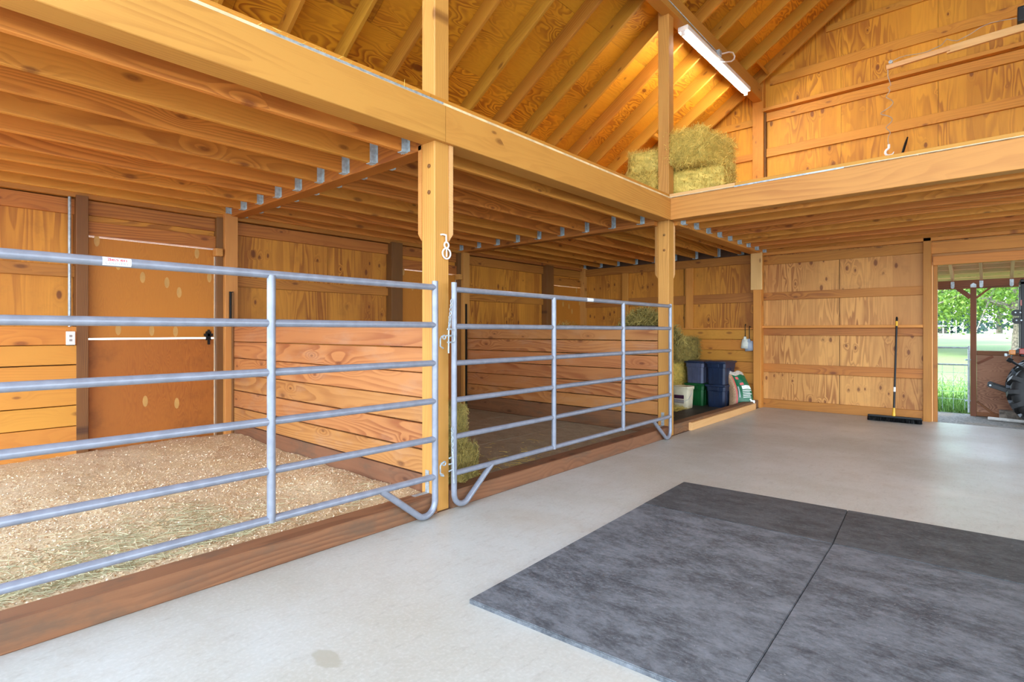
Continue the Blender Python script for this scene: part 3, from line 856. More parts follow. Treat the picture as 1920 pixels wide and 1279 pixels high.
# ---- stall dividers
ZJ = [1.36, 1.178, .99, .805, .615, .42, .24, .005]
def divider(y, label, strip):
    p = thing('stall_divider', (-4.87, y, 0), label, 'partition', 'stall dividers')
    for i in range(7):
        m = 'sill' if i == 6 else 'stall_board'
        bx('board', m, -6.60, -3.148 - R.uniform(0, .002), y + R.uniform(0, .004), y + .042, ZJ[i + 1] + .005 + (R.uniform(0, .006)), ZJ[i] - .001, p, .004)
    bx('nailer', 'dark_post', -3.19, -3.15, y + .043, y + .09, 0, 1.34, p)
    if strip:
        mb = MB()
        mb.box(-6.55, -4.5, y - .002, y + .03, 1.355, 1.372)
        mb.build('rubber_strip', M['black_rubber'], p)
        bx('channel', 'dark_post', -6.598, -6.57, y - .02, y, .02, 1.75, p)
        MB().box(-6.60, -6.592, y - .045, y - .005, 1.37, 1.76).box(-6.592, -6.575, y - .045, y - .038, 1.37, 1.76).box(-6.592, -6.575, y - .012, y - .005, 1.37, 1.76).build('steel_channel', M['black'], p)
    else:
        MB().box(-6.5, -3.16, y - .002, y + .042, 1.361, 1.374).build('rubber_strip', M['black_rubber'], p)
        MB().box(-6.60, -6.592, y - .045, y - .005, .02, 1.76).box(-6.592, -6.575, y - .045, y - .038, .02, 1.76).build('steel_channel', M['black'], p)
    return p
divider(2.555, 'planked stall divider nearest the camera, boards worn reddish', True)
divider(6.30, 'planked stall divider behind the second gate with black rubber cap', False)

# ---- gates
GX = -2.92
def arc(c, r, a0, a1, n, x=GX):
    return [(x, c[0] + r * math.cos(a0 + (a1 - a0) * i / n), c[1] + r * math.sin(a0 + (a1 - a0) * i / n)) for i in range(n + 1)]
def text_mesh(body, size, mat, mw, parent, name='lettering', ext=.0004, bold=0.0, xs=1.0):
    cu = bpy.data.curves.new(name, 'FONT')
    cu.body = body; cu.size = size; cu.align_x = 'CENTER'; cu.align_y = 'CENTER'; cu.extrude = ext; cu.offset = bold
    cu.resolution_u = 3
    t = bpy.data.objects.new('tmp', cu); COL.objects.link(t)
    dg = bpy.context.evaluated_depsgraph_get()
    me = bpy.data.meshes.new_from_object(t.evaluated_get(dg))
    bpy.data.objects.remove(t); bpy.data.curves.remove(cu)
    me.materials.clear(); me.materials.append(mat)
    me.transform(Matrix.Scale(xs, 4, (1, 0, 0)))
    return link(name, me, parent, mw)
FACE_X = Matrix(((0, 0, 1), (1, 0, 0), (0, 1, 0))).to_4x4()      # text facing +x, reading along +y
def chain(pts, n, parent, mat='galv'):
    mb = MB()
    P = [Vector(p) for p in pts]
    for i in range(n):
        t = i / (n - 1) * (len(P) - 1); k = min(int(t), len(P) - 2)
        c = P[k].lerp(P[k + 1], t - k)
        d = (P[k + 1] - P[k]).normalized()
        a = Vector((1, 0, 0)) if i % 2 else d.cross(Vector((1, 0, 0))).normalized()
        loop = []
        for j in range(10):
            q = 2 * math.pi * j / 10
            loop.append(c + d * .0165 * math.cos(q) + a * .0085 * math.sin(q))
        mb.tube(loop, .0032, 5, closed=True)
    return mb.build('chain', M[mat], parent, True)
def gate(label, y0, y1, zr, uprights, tops, bows, r=.0215):
    g = thing('gate', (GX, (y0 + y1) / 2, 0), label, 'gate', 'tubular steel stall gates')
    for z in zr:
        MB().tube([(GX, y0, z), (GX, y1, z)], r, 14).build('rail', M['gate'], g, True)
    for y in uprights:
        MB().tube([(GX + .006, y, zr[-1] - .015), (GX + .006, y, zr[0] - .005)], r * 1.05, 14).build('upright', M['gate'], g, True)
    for pts in bows:
        MB().tube(pts, r * 1.04, 14).build('bow', M['gate'], g, True)
    return g
ZR1 = (1.608, 1.345, 1.079, .814, .548, .285)
def bow(ye, sgn, top, y_end, z_end, zc, rr):
    # straight upright, round bend at the floor, slanted brace back up to the lowest rail
    c = (ye + sgn * rr, zc)
    a0, a1 = (math.pi, math.pi + 2.1) if sgn > 0 else (0, -2.1)
    return [(GX, ye, top), (GX, ye, zc + .25)] + arc(c, rr, a0, a1, 9) + [(GX, y_end, z_end)]
g1 = gate('silver blue six rail steel gate of the nearest stall, brand label on top rail', -1.15, 2.475, ZR1, (1.325,), None,
          [bow(2.478, -1, 1.652, 2.03, .283, .118, .092), [(GX, -1.15, 1.65), (GX, -1.15, .05)]])
lm = T(GX, .634, ZR1[0])
mb = MB()
lab = []
n = 28
for i in range(n + 1):
    t = -.95 + 1.9 * i / n
    lab.append((.0222 * math.cos(t), .0222 * math.sin(t)))
vs = [(x, y, z) for y in (-.053, .053) for x, z in lab]
fs = [(i, i + 1, n + 2 + i, n + 1 + i) for i in range(n)]
mb.add(vs, fs, lm)
st = mb.build('sticker', M['paint_white'], g1, True)
def on_tube(body, size, mat, zc, xs):
    o = text_mesh(body, size, mat, T(0, 0, 0), st, ext=0, bold=.0004, xs=xs)
    for v in o.data.vertices:
        y, z = v.co.x, v.co.y + zc
        a = z / .0228
        v.co = (.0228 * math.cos(a), y, .0228 * math.sin(a))
    o.matrix_basis = WM[st].inverted() @ lm
    return o
M['print_brand'] = plain('print_brand', (.62, .03, .05, 1), .5, var=.02)
on_tube('Behlen', .021, M['print_brand'], .0085, 1.28)
on_tube('COUNTRY', .0165, M['print_grey'], -.0085, 1.10)
ZR2 = (1.604, 1.336, 1.070, .803, .537, .272)
g2 = gate('silver six rail steel gate of the second stall with two thin uprights', 2.655, 6.175, ZR2, (3.842, 5.047), None,
          [bow(2.657, 1, 1.655, 3.05, .268, .122, .085), bow(6.172, -1, 1.63, 5.74, .266, .105, .082)], .0205)
MB().add([(.0212 * math.cos(t), y, .0212 * math.sin(t)) for y in (-.055, .055) for t in [-.95 + 1.9 * i / n for i in range(n + 1)]], fs, T(GX, 4.407, ZR2[0])).build('sticker', M['paint_white'], g2, True)
# latch gear between the gates
chain([(GX + .02, 2.615, 1.515), (GX + .022, 2.598, 1.40), (GX + .022, 2.590, 1.325)], 9, g2)
chain([(GX + .024, 2.618, .60), (GX + .024, 2.622, .44)], 8, g2)
def bits(name, mat, parent, *tubes):
    for pts, r, cl in tubes:
        MB().tube(pts, r, 8, closed=cl).build(name, M[mat], parent, True)
class LT:
    def __init__(s): s.t = []
    def tube(s, pts, r, n, closed=False): s.t.append((pts, r, closed))
    def build(s, name, mat, parent, sm=True): bits(name, 'galv', parent, *s.t)
lt = LT()
lt.tube([(GX + .02, 2.588, 1.32), (GX + .02, 2.586, 1.145)], .006, 8)
lt.tube([(GX + .02, 2.575, 1.316), (GX + .02, 2.63, 1.316), (GX + .02, 2.642, 1.30), (GX + .02, 2.642, 1.235), (GX + .02, 2.63, 1.222), (GX + .02, 2.575, 1.222)], .0055, 8)
lt.tube([(GX + .02, 2.57, 1.27), (GX, 2.64, 1.27)], .0055, 8)
lt.tube([(GX + .024, 2.624, .44), (GX + .024, 2.634, .21)], .006, 8)
lt.tube([(GX + .02, 2.595, .395), (GX, 2.645, .395)], .006, 8)
lt.tube([(GX + .02, 2.59, .352), (GX + .02, 2.622, .352), (GX + .02, 2.63, .34), (GX + .02, 2.63, .31), (GX + .02, 2.59, .302)], .0055, 8)
lt.build('latch_pin', M['galv'], g2, True)
lt = LT()
for z in (1.265, .37):
    lt.tube([(GX + .01, 2.56, z + .004), (GX + .01, 2.53, z), (GX + .01, 2.517, z - .02), (GX + .01, 2.517, z - .07), (GX + .01, 2.545, z - .085)], .0055, 8)
    lt.tube([(GX + .012, 2.552 + .014 * math.cos(t), z - .006 + .014 * math.sin(t)) for t in [i * math.pi / 6 for i in range(12)]], .005, 6, closed=True)
lt.tube([(GX + .01, 2.517, .30), (GX + .01, 2.525, .282), (GX + .01, 2.55, .276)], .0055, 8)
lt.build('chain_catch', M['galv'], g1, True)
lt = LT()
for z in (1.23, .28):
    lt.tube([(-3.0, 6.37, z), (GX - .01, 6.21, z)], .008, 8)
    lt.tube([(GX, 6.20, z + .04), (GX, 6.20, z - .04)], .007, 8)
lt.build('hinge_pin', M['galv'], g2, True)
# halter ring on the post
hk = thing('halter_ring', (-2.995, 2.64, 1.86), 'white metal ring hanger on the post between the gates', 'hook')
MB().tube([(-3.0, 2.60, 2.003), (-2.985, 2.605, 2.004), (-2.982, 2.638, 2.002)], .006, 8).tube([(-2.985, 2.638, 2.004), (-2.985, 2.640, 1.95)], .006, 8).build('hook', M['white_metal'], hk, True)
for c, rr in ((1.93, .021), (1.868, .038)):
    MB().tube([(-2.985, 2.642 + rr * math.cos(t), c + rr * math.sin(t)) for t in [i * math.pi / 10 for i in range(20)]], .006, 8, closed=True).build('ring', M['white_metal'], hk, True)
MB().tube([(-2.985, 2.642, 1.912), (-2.985, 2.642, 1.845)], .005, 8).build('tongue', M['white_metal'], hk, True)

# ---- stall and aisle mats
def quad_mat(name, pts, z0, t, mat, label, group):
    cxy = (sum(p[0] for p in pts) / 4, sum(p[1] for p in pts) / 4)
    bm = bmesh.new()
    lo = [bm.verts.new((p[0] - cxy[0], p[1] - cxy[1], 0)) for p in pts]
    hi = [bm.verts.new((p[0] - cxy[0], p[1] - cxy[1], t)) for p in pts]
    bm.faces.new(hi); bm.faces.new(lo[::-1])
    for i in range(4): bm.faces.new((lo[i], lo[(i + 1) % 4], hi[(i + 1) % 4], hi[i]))
    bmesh.ops.bevel(bm, geom=[e for e in bm.edges if all(v.co.z > t / 2 for v in e.verts)] + [e for e in bm.edges if abs(e.verts[0].co.z - e.verts[1].co.z) > t / 2],
                    offset=.0035, segments=2, affect='EDGES')
    bmesh.ops.recalc_face_normals(bm, faces=bm.faces[:])
    me = bpy.data.meshes.new(name); bm.to_mesh(me); bm.free()
    me.materials.append(M[mat])
    return tag(link(name, me, None, T(cxy[0], cxy[1], z0)), label, 'mat', group)
GM = 'black rubber mats on the aisle floor'
quad_mat('rubber_mat', [(-1.872, 1.80), (-.668, 1.888), (-.724, 3.722), (-1.942, 3.662)], .0005, .021, 'mat', 'dusty grey rubber floor mat nearest the gates and camera', GM)
quad_mat('rubber_mat', [(-.665, 1.889), (.60, 1.98), (.50, 3.782), (-.721, 3.722)], .0005, .021, 'mat', 'dusty grey rubber floor mat at the lower right', GM)
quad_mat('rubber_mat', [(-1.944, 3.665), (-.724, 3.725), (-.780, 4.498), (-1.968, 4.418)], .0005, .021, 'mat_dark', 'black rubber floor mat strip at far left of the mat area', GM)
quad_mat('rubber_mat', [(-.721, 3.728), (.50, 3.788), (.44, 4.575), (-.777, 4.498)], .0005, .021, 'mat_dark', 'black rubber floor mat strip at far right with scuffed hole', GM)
for (x0, x1), wh in zip(((-6.72, -5.53), (-5.525, -4.33), (-4.325, -3.125)), ('at the back by the dutch door', 'in the middle of', 'along the front sill of')):
    quad_mat('stall_mat', [(x0, 2.70), (x1, 2.70), (x1, 6.27), (x0, 6.27)], 0.0, .02, 'stall_mat', 'worn brown rubber mat ' + wh + (' ' if wh.endswith('of') else ' in ') + 'the second stall', 'mats in the second stall')
for (x0, x1), wh in zip(((-6.72, -4.9), (-4.895, -3.125)), ('dark rubber mat under the hay bales deep in the feed bay', 'dark rubber mat under the totes and bucket by the feed bay sill')):
    quad_mat('stall_mat', [(x0, 6.45), (x1, 6.45), (x1, 9.835), (x0, 9.835)], 0.0, .02, 'stall_mat_dark', wh, 'mats in the feed bay')

# ---- bedding: shavings with curls and straw
def bed_h(x, y):
    n = mnoise.noise(Vector((x * 1.3, y * 1.3, 3.1))) * .022 + mnoise.noise(Vector((x * 4, y * 4, 1.7))) * .011 + mnoise.noise(Vector((x * 13, y * 13, .7))) * .006
    h = .098 + n
    h += .05 * math.exp(-(((x + 4.0) / .30) ** 2 + ((y - 2.25) / .30) ** 2)) + .03 * math.exp(-(((x + 5.9) / .7) ** 2 + ((y - 2.2) / .5) ** 2))
    h += .025 * math.exp(-(((x + 6.3) / .35) ** 2)) + .01 * math.exp(-(((x + 3.3) / .15) ** 2))
    return h
nx, ny = 150, 170
X = np.linspace(-6.70, -3.118, nx); Y = np.linspace(-1.18, 2.55, ny)
V = [(x, y, bed_h(x, y)) for y in Y for x in X]
Fq = [(j * nx + i, j * nx + i + 1, (j + 1) * nx + i + 1, (j + 1) * nx + i) for j in range(ny - 1) for i in range(nx - 1)]
def bedding_mat():
    N = NT('bedding')
    co = N.coords(False)
    a = N.noise(co, 1.1, 5, .62); b = N.noise(co, 45, 4, .75); c3 = N.noise(co, 9, 4, .7)
    v = N.n('TexVoronoi'); v.inputs['Scale'].default_value = 120
    N.l(co, v.inputs['Vector'])
    s = N.n('SeparateColor'); N.l(v.outputs['Color'], s.inputs[0])
    c = N.mix(N.maprange(a, .35, .65), (.66, .47, .25, 1), (.72, .55, .34, 1))
    c = N.mix(N.maprange(c3, .5, .75, 0, .55), c, (.40, .28, .15, 1))
    c = N.mix(N.math('MULTIPLY', s.outputs[0], .5), c, (.33, .20, .09, 1))
    c = N.mix(N.maprange(b, .55, .75, 0, .7), c, (.78, .64, .43, 1))
    N.l(c, N.b.inputs['Base Color'])
    N.b.inputs['Roughness'].default_value = .85
    N.bump(N.math('ADD', b, s.outputs[1]), .6, .012)
    return N.m
me = bpy.data.meshes.new('bedding'); me.from_pydata(V, [], Fq); me.materials.append(bedding_mat()); smooth_mesh(me, 180)
bed = tag(link('shavings_bedding', me), 'deep tan wood shavings bedding on the floor of the nearest stall', 'bedding', kind='stuff')
def scatter(n, fx, fy):
    x, y = fx(n), fy(n)
    z = np.array([bed_h(a, b) for a, b in zip(x, y)])
    return np.stack([x, y, z], 1)
n = 30000
wx = lambda n: -3.12 - 3.6 * NR.beta(1, 1.7, n); wy = lambda n: NR.uniform(-.9, 2.54, n)
P = scatter(n, wx, wy); P[:, 2] += NR.uniform(.001, .006, n)
D = NR.normal(size=(n, 3)); D[:, 2] *= .35; D /= np.linalg.norm(D, axis=1, keepdims=True)
fl2 = NR.normal(size=(n, 3)) * .5 + np.array([0, 0, 1])
me = strands('shaving_curls', P, D, NR.uniform(.006, .02, n), NR.uniform(.003, .008, n), M['shaving'], .3, fl2)
tag(link('shaving_curls', me, bed), kind='stuff')
# greenish hay spilled in a drift along the front
n = 2300
t = NR.uniform(0, 1, n)
px_ = np.where(NR.uniform(size=n) < .6, -3.55 - .28 * NR.normal(size=n) * .8 - .25 * t, -3.25 - .12 * np.abs(NR.normal(size=n)))
py_ = np.where(NR.uniform(size=n) < .75, .05 + 1.35 * t, NR.uniform(-.6, 2.4, n))
px_ = np.clip(px_, -6.5, -3.13)
P = np.stack([px_, py_, [bed_h(a, b) + .008 for a, b in zip(px_, py_)]], 1)
D = NR.normal(size=(n, 3)) + np.array([.2, .9, 0]); D[:, 2] *= .12; D /= np.linalg.norm(D, axis=1, keepdims=True)
me = strands('spilled_hay', P, D, NR.uniform(.05, .17, n), NR.uniform(.0016, .0034, n), M['straw_green'], .12)
tag(link('spilled_hay', me), 'thin drift of grey green hay stalks lying on the shavings', 'hay', kind='stuff')

# ---- hay bales
def bale_core(L=.92, Wd=.46, H=.38, seed=0):
    bm = bmesh.new()
    bmesh.ops.create_cube(bm, size=1)
    bmesh.ops.subdivide_edges(bm, edges=bm.edges[:], cuts=11, use_grid_fill=True)
    for v in bm.verts:
        p = v.co.copy()
        q = Vector((p.x * 2, p.y * 2, p.z * 2))
        m = max(abs(q.x) ** 8 + abs(q.y) ** 8 + abs(q.z) ** 8, 1e-6) ** (1 / 8)
        q /= max(m, 1e-6) if m > 1 else 1
        p = Vector((q.x * L / 2, q.y * Wd / 2, q.z * H / 2))
        k = mnoise.noise(p * 9 + Vector((seed, 0, 0))) * .018 + mnoise.noise(p * 28) * .009
        # flakes along the length and two twine grooves
        k += .010 * math.cos(p.x * 75)
        for tw in (-.14, .14):
            k -= .022 * math.exp(-((p.y - tw) / .018) ** 2) if abs(p.z) > H * .45 or abs(p.x) > L * .46 else 0
        v.co = p + p.normalized() * k
        v.co.z += H / 2
    me = bpy.data.meshes.new('bale'); bm.to_mesh(me); bm.free()
    at = me.attributes.new('tone', 'FLOAT', 'POINT')
    at.data.foreach_set('value', [R.uniform(.2, 1) for _ in me.vertices])
    smooth_mesh(me, 180)
    return me
def bale_strands(L=.92, Wd=.46, H=.38, n=5200, mat='hay'):
    f = NR.integers(0, 6, n); u = NR.uniform(-.5, .5, (n, 3))
    for ax in range(3):
        for sg in (0, 1):
            k = f == ax * 2 + sg
            u[k, ax] = (sg - .5) * 1.02
    P = u * np.array([L, Wd, H]) + np.array([0, 0, H / 2])
    N_ = np.zeros((n, 3)); N_[np.arange(n), f // 2] = np.where(f % 2 == 1, 1, -1)
    D = NR.normal(size=(n, 3)) * np.array([.5, 1, 1]) + N_ * .25
    D /= np.linalg.norm(D, axis=1, keepdims=True)
    return strands('bale_straw', P, D, NR.uniform(.04, .15, n), NR.uniform(.0022, .005, n), M[mat], .2)
core = bale_core(); core.materials.append(M['hay'])
core_d = core.copy(); core_d.materials.clear(); core_d.materials.append(M['hay_shaded'])
straw = bale_strands(); straw_d = bale_strands(mat='hay_shaded')
twine = MB()
for ty in (-.14, .14):
    twine.tube([(-.462, ty, .02), (-.462, ty, .36), (-.44, ty, .383), (.44, ty, .383), (.462, ty, .36), (.462, ty, .02)], .003, 5)
twine_me = twine.mesh('twine', M['orange'])
def bale(loc, rz, label, group, dark=False, sc=(1, 1, 1), tilt=0, twine_on=True):
    b = link('hay_bale', core_d if dark else core, None, T(*loc) @ Matrix.Rotation(rz, 4, 'Z') @ Matrix.Rotation(tilt, 4, 'X') @ Matrix.Diagonal((*sc, 1)))
    tag(b, label, 'hay bale', group)
    tag(link('loose_straw', straw_d if dark else straw, b, WM[b]), kind='stuff')
    return b
ZL = 2.951
GB = 'hay bales on the loft'
bale((-3.42, 6.72, ZL), math.pi / 2 + .05, 'yellow hay bale at the lower left of the loft stack, left of post', GB)
bale((-2.88, 6.72, ZL), .12, 'hay bale at bottom of the loft stack just right of the post', GB, sc=(1, 1, 1.02))
bale((-2.78, 6.74, ZL + .40), math.pi / 2 - .1, 'brightly lit hay bale topmost on the loft stack', GB, tilt=.05, sc=(.95, 1, 1.05))
bale((-3.36, 6.62, ZL + .39), .3, 'upper hay bale left of the post on the loft stack', GB, sc=(.62, 1, .78))
GF = 'hay bales in the feed bay'
k = 0
names = ['bottom', 'second', 'third', 'top']
for i in range(3):
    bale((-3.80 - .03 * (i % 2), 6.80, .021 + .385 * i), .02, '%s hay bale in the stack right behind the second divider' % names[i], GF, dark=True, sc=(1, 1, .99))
n = 5200
u = NR.uniform(0, 1, n) ** .5; an = NR.uniform(0, 2 * math.pi, n)
P = np.stack([-3.66 + .62 * u * np.cos(an), 6.80 + .30 * u * np.sin(an), np.zeros(n)], 1)
P[:, 2] = 1.17 + .46 * (1 - u ** 2) * np.where(P[:, 0] < -3.66, np.exp(-((P[:, 0] + 3.66) / .42) ** 2), 1) * NR.uniform(.5, 1.0, n)
D = NR.normal(size=(n, 3)) + np.array([.3, -.2, -.3]); D /= np.linalg.norm(D, axis=1, keepdims=True)
tag(link('hay_heap', strands('hay_heap', P, D, NR.uniform(.06, .22, n), NR.uniform(.003, .007, n), M['hay_shaded'], .3)),
    'shade-coloured loose hay heaped on the bale stack behind second divider, seen left of the corner post', 'hay', kind='stuff')
for i in range(3):
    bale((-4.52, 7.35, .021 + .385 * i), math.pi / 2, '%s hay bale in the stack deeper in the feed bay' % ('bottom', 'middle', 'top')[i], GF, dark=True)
for i in range(3):
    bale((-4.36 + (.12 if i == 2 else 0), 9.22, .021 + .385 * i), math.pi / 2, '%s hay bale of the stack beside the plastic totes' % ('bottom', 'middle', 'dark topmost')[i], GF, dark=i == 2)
bale((-3.30, 2.945, .021), .35, 'hay flakes on the floor beside the post, lower part of a pile inside second gate', 'hay pile in the second stall', True, sc=(.42, .64, .92))
bale((-3.34, 2.925, .375), -.2, 'hay flakes stacked uppermost beside the post inside second gate', 'hay pile in the second stall', True, sc=(.34, .54, .84))
# loose dark hay on top of the divider side
n = 900
P = np.stack([NR.uniform(-5.2, -4.5, n), NR.uniform(6.40, 6.9, n), np.zeros(n)], 1); P[:, 2] = 1.17 + .0 + NR.uniform(0, .25, n) * np.exp(-((P[:, 0] + 4.8) / .25) ** 2)
D = NR.normal(size=(n, 3)); D /= np.linalg.norm(D, axis=1, keepdims=True)
bale((-5.0, 6.75, .021), 0, 'shade-coloured hay bale at the bottom behind second divider', GF, True)
bale((-5.0, 6.75, .405), 0, 'shade-coloured hay bale second from the floor behind second divider', GF, True)
bale((-5.0, 6.75, .79), 0, 'shade-coloured hay bale uppermost behind second divider', GF, True)
tag(link('loose_hay', strands('loose_hay', P, D, NR.uniform(.06, .2, n), NR.uniform(.002, .005, n), M['hay_shaded'], .3)),
    'dark loose hay heaped behind the far left of second divider', 'hay', kind='stuff')
n = 1100
P = np.stack([NR.uniform(-4.25, -3.75, n), NR.uniform(8.2, 8.75, n), .021 + np.abs(NR.normal(0, .025, n))], 1)
D = NR.normal(size=(n, 3)); D[:, 2] *= .2; D /= np.linalg.norm(D, axis=1, keepdims=True)
tag(link('loose_hay', strands('loose_hay', P, D, NR.uniform(.04, .12, n), NR.uniform(.002, .004, n), M['hay'], .2)),
    'scattered yellow hay on the mat around the white bucket', 'hay', kind='stuff')
n = 420
P = np.stack([-3.1 - np.abs(NR.normal(0, .5, n)), 3.2 + np.abs(NR.normal(0, 1.0, n)), np.full(n, .024)], 1)
P[:, 1] = np.clip(P[:, 1], 2.75, 6.2); P[:, 0] = np.clip(P[:, 0], -6, -3.13)
D = NR.normal(size=(n, 3)); D[:, 2] *= .05; D /= np.linalg.norm(D, axis=1, keepdims=True)
tag(link('loose_hay', strands('loose_hay', P, D, NR.uniform(.04, .14, n), NR.uniform(.002, .004, n), M['hay'], .2)),
    'sparse hay stalks strewn on the mats of the second stall', 'hay', kind='stuff')
n = 700
P = np.stack([NR.uniform(-3.05, -2.97, n), NR.uniform(1.1, 2.4, n), np.full(n, 2.959)], 1)
P2 = np.stack([NR.uniform(-3.3, -2.1, n), NR.uniform(6.41, 6.5, n), np.full(n, 2.955)], 1)
P = np.concatenate([P[:90], P2[:250]]); n = len(P)
D = NR.normal(size=(n, 3)); D[:, 2] = np.abs(D[:, 2]) * .25; D /= np.linalg.norm(D, axis=1, keepdims=True)
tag(link('loose_hay', strands('loose_hay', P, D, NR.uniform(.03, .09, n), NR.uniform(.0012, .0025, n), M['hay'], .3)),
    'fine hay wisps caught along the edge of the loft', 'hay', kind='stuff')

# ---- storage totes
def tote(x, y, z, mat, lid, label, w=.35, d=.54, h=.385, rz=0):
    t = thing('storage_tote', (x, y, z), label, 'tote', 'stacked plastic storage totes', rz=rz)
    B = WM[t]
    bm = MB()
    a, b = w / 2 - .032, d / 2 - .036
    A, Bb = w / 2 - .02, d / 2 - .02
    def ring(hx, hy, zz, c=.03):
        return [(-hx + c, -hy, zz), (hx - c, -hy, zz), (hx, -hy + c, zz), (hx, hy - c, zz), (hx - c, hy, zz), (-hx + c, hy, zz), (-hx, hy - c, zz), (-hx, -hy + c, zz)]
    levels = [ring(a, b, 0), ring(A - .004, Bb - .004, h * .70), ring(A + .004, Bb + .004, h * .715), ring(A + .008, Bb + .008, h - .035)]
    vs = [p for r in levels for p in r]
    fs = [tuple(range(8))[::-1], tuple(range(24, 32))]
    for i in range(3):
        fs += [(i * 8 + j, i * 8 + (j + 1) % 8, (i + 1) * 8 + (j + 1) % 8, (i + 1) * 8 + j) for j in range(8)]
    bm.add(vs, fs)
    link('tub', bm.mesh('tub', M[mat]), t, B)
    # upright ribs on each side
    for sx, sy in ((-.30, -1), (.26, -1), (1, -.45), (1, .1)):
        rb = MB()
        for lo, hi in (((a, b, 0), (A, Bb, h * .70)),):
            if abs(sy) == 1:
                x0, x1 = sx * w * .5, sx * w * .5 + .018
                rb.add([(x0, sy * (b + .006), .01), (x1, sy * (b + .006), .01), (x1, sy * (Bb + .004), h * .7), (x0, sy * (Bb + .004), h * .7),
                        (x0, sy * (b - .01), .01), (x1, sy * (b - .01), .01), (x1, sy * (Bb - .01), h * .7), (x0, sy * (Bb - .01), h * .7)],
                       [(0, 1, 2, 3), (7, 6, 5, 4), (0, 4, 5, 1), (1, 5, 6, 2), (2, 6, 7, 3), (3, 7, 4, 0)])
            else:
                y0, y1 = sy * d * .5, sy * d * .5 + .018
                rb.add([(a + .006, y0, .01), (a + .006, y1, .01), (A + .004, y1, h * .7), (A + .004, y0, h * .7),
                        (a - .01, y0, .01), (a - .01, y1, .01), (A - .01, y1, h * .7), (A - .01, y0, h * .7)],
                       [(0, 1, 2, 3), (7, 6, 5, 4), (0, 4, 5, 1), (1, 5, 6, 2), (2, 6, 7, 3), (3, 7, 4, 0)])
        link('rib', rb.mesh('rib', M[mat]), t, B)
    ld = MB()
    ld.cbox(-w / 2, w / 2, -d / 2, d / 2, h - .042, h - .006, .012)
    ld.cbox(-w / 2 + .045, w / 2 - .045, -d / 2 + .045, d / 2 - .045, h - .01, h, .004)
    link('lid', ld.mesh('lid', M[lid], True), t, B)
    for s in (-1, 1):
        hd = MB().cbox(-.06, .06, s * (d / 2 - .012) - .016, s * (d / 2 - .012) + .016, h - .10, h - .045, .006)
        link('handle', hd.mesh('handle', M[mat]), t, B)
    return t
tote(-3.87, 9.36, .021, 'tote_green', 'tote_green', 'dark green plastic tote at bottom left of the tote stack')
tote(-3.505, 9.36, .021, 'tote_navy', 'tote_navy', 'navy plastic tote at bottom right of the tote stack beside the bag')
tote(-3.87, 9.36, .408, 'tote_slate', 'tote_navy', 'slate blue plastic tote on top of the green one')
tote(-3.50, 9.36, .408, 'tote_navy', 'tote_navy', 'navy plastic tote at top right of the tote stack', h=.39)

# ---- bucket
bk = thing('bucket', (-3.885, 8.70, .021), 'cream white square pail with lid and dark label on the feed bay floor', 'bucket', rz=-.02)
def sq(r, z, n=24, e=5):
    out = []
    for j in range(n):
        t = 2 * math.pi * j / n
        c, s_ = math.cos(t), math.sin(t)
        k = (abs(c) ** e + abs(s_) ** e) ** (-1 / e)
        out.append((r * k * c, r * k * s_, z))
    return out
def loft(levels, n=24):
    mb = MB()
    vs = [p for l in levels for p in l]; fs = [tuple(range(n))[::-1], tuple(range((len(levels) - 1) * n, len(levels) * n))]
    for i in range(len(levels) - 1):
        fs += [(i * n + j, i * n + (j + 1) % n, (i + 1) * n + (j + 1) % n, (i + 1) * n + j) for j in range(n)]
    return mb.add(vs, fs)
link('pail', loft([sq(.122, 0), sq(.128, .01), sq(.142, .33)]).mesh('pail', M['bucket'], True), bk, WM[bk])
link('lid', loft([sq(.152, .315), sq(.154, .345), sq(.156, .35), sq(.150, .366), sq(.135, .366), sq(.132, .360)]).mesh('lid', M['bucket'], True), bk, WM[bk])
lb = MB().box(-.095, .075, -.1385, -.136, .165, .225); link('label', lb.mesh('label', M['label_dark']), bk, WM[bk])
lb = MB().box(-.095, .075, -.1365, -.133, .09, .15); link('label', lb.mesh('label', M['label_grey']), bk, WM[bk])
hd = MB().tube([(.145, 0, .30), (.155, -.03, .24), (.14, -.10, .16), (.10, -.155, .13), (0, -.165, .125), (-.10, -.155, .13), (-.14, -.10, .16), (-.155, -.03, .24), (-.145, 0, .30)], .003, 6)
link('handle', hd.mesh('handle', M['galv'], True), bk, WM[bk])

# ---- bag of shavings pellets
bg_ = thing('shavings_bag', (-3.20, 9.42, .021), 'green and clear plastic bag of pellets leaning by the sill', 'bag', rz=math.radians(40))
def bag_profile(t):
    l = -.20 + .03 * math.sin(t * 3.0) - .02 * t
    r = .20 - .05 * t ** 2 - .20 * max(0, t - .45) ** 1.3
    th = .085 * (1 - t ** 3) + .012 + .03 * math.sin(math.pi * min(1, t * 1.1))
    return l, r, th
nu, nv = 20, 16
def bag_pt(u, t, side, off=0.0):
    l, r, th = bag_profile(t)
    x = l + (r - l) * u
    e = max(0, 1 - (2 * u - 1) ** 4) ** .5
    y = side * (th * e + off) + .012 * math.sin(u * 9 + t * 7) * (t + .2)
    z = t * .60 + .014 * math.sin(u * 11) * t
    return (x, y + .10 * t - .04, z)
vs = [bag_pt(i / nu, j / nv, s_) for s_ in (-1, 1) for j in range(nv + 1) for i in range(nu + 1)]
k = (nu + 1) * (nv + 1)
fs = []
for s_ in (0, 1):
    for j in range(nv):
        for i in range(nu):
            a = s_ * k + j * (nu + 1) + i
            fs.append((a, a + 1, a + nu + 2, a + nu + 1))
link('sack', MB().add(vs, fs).mesh('sack', M['shaving_bag'], True), bg_, WM[bg_])
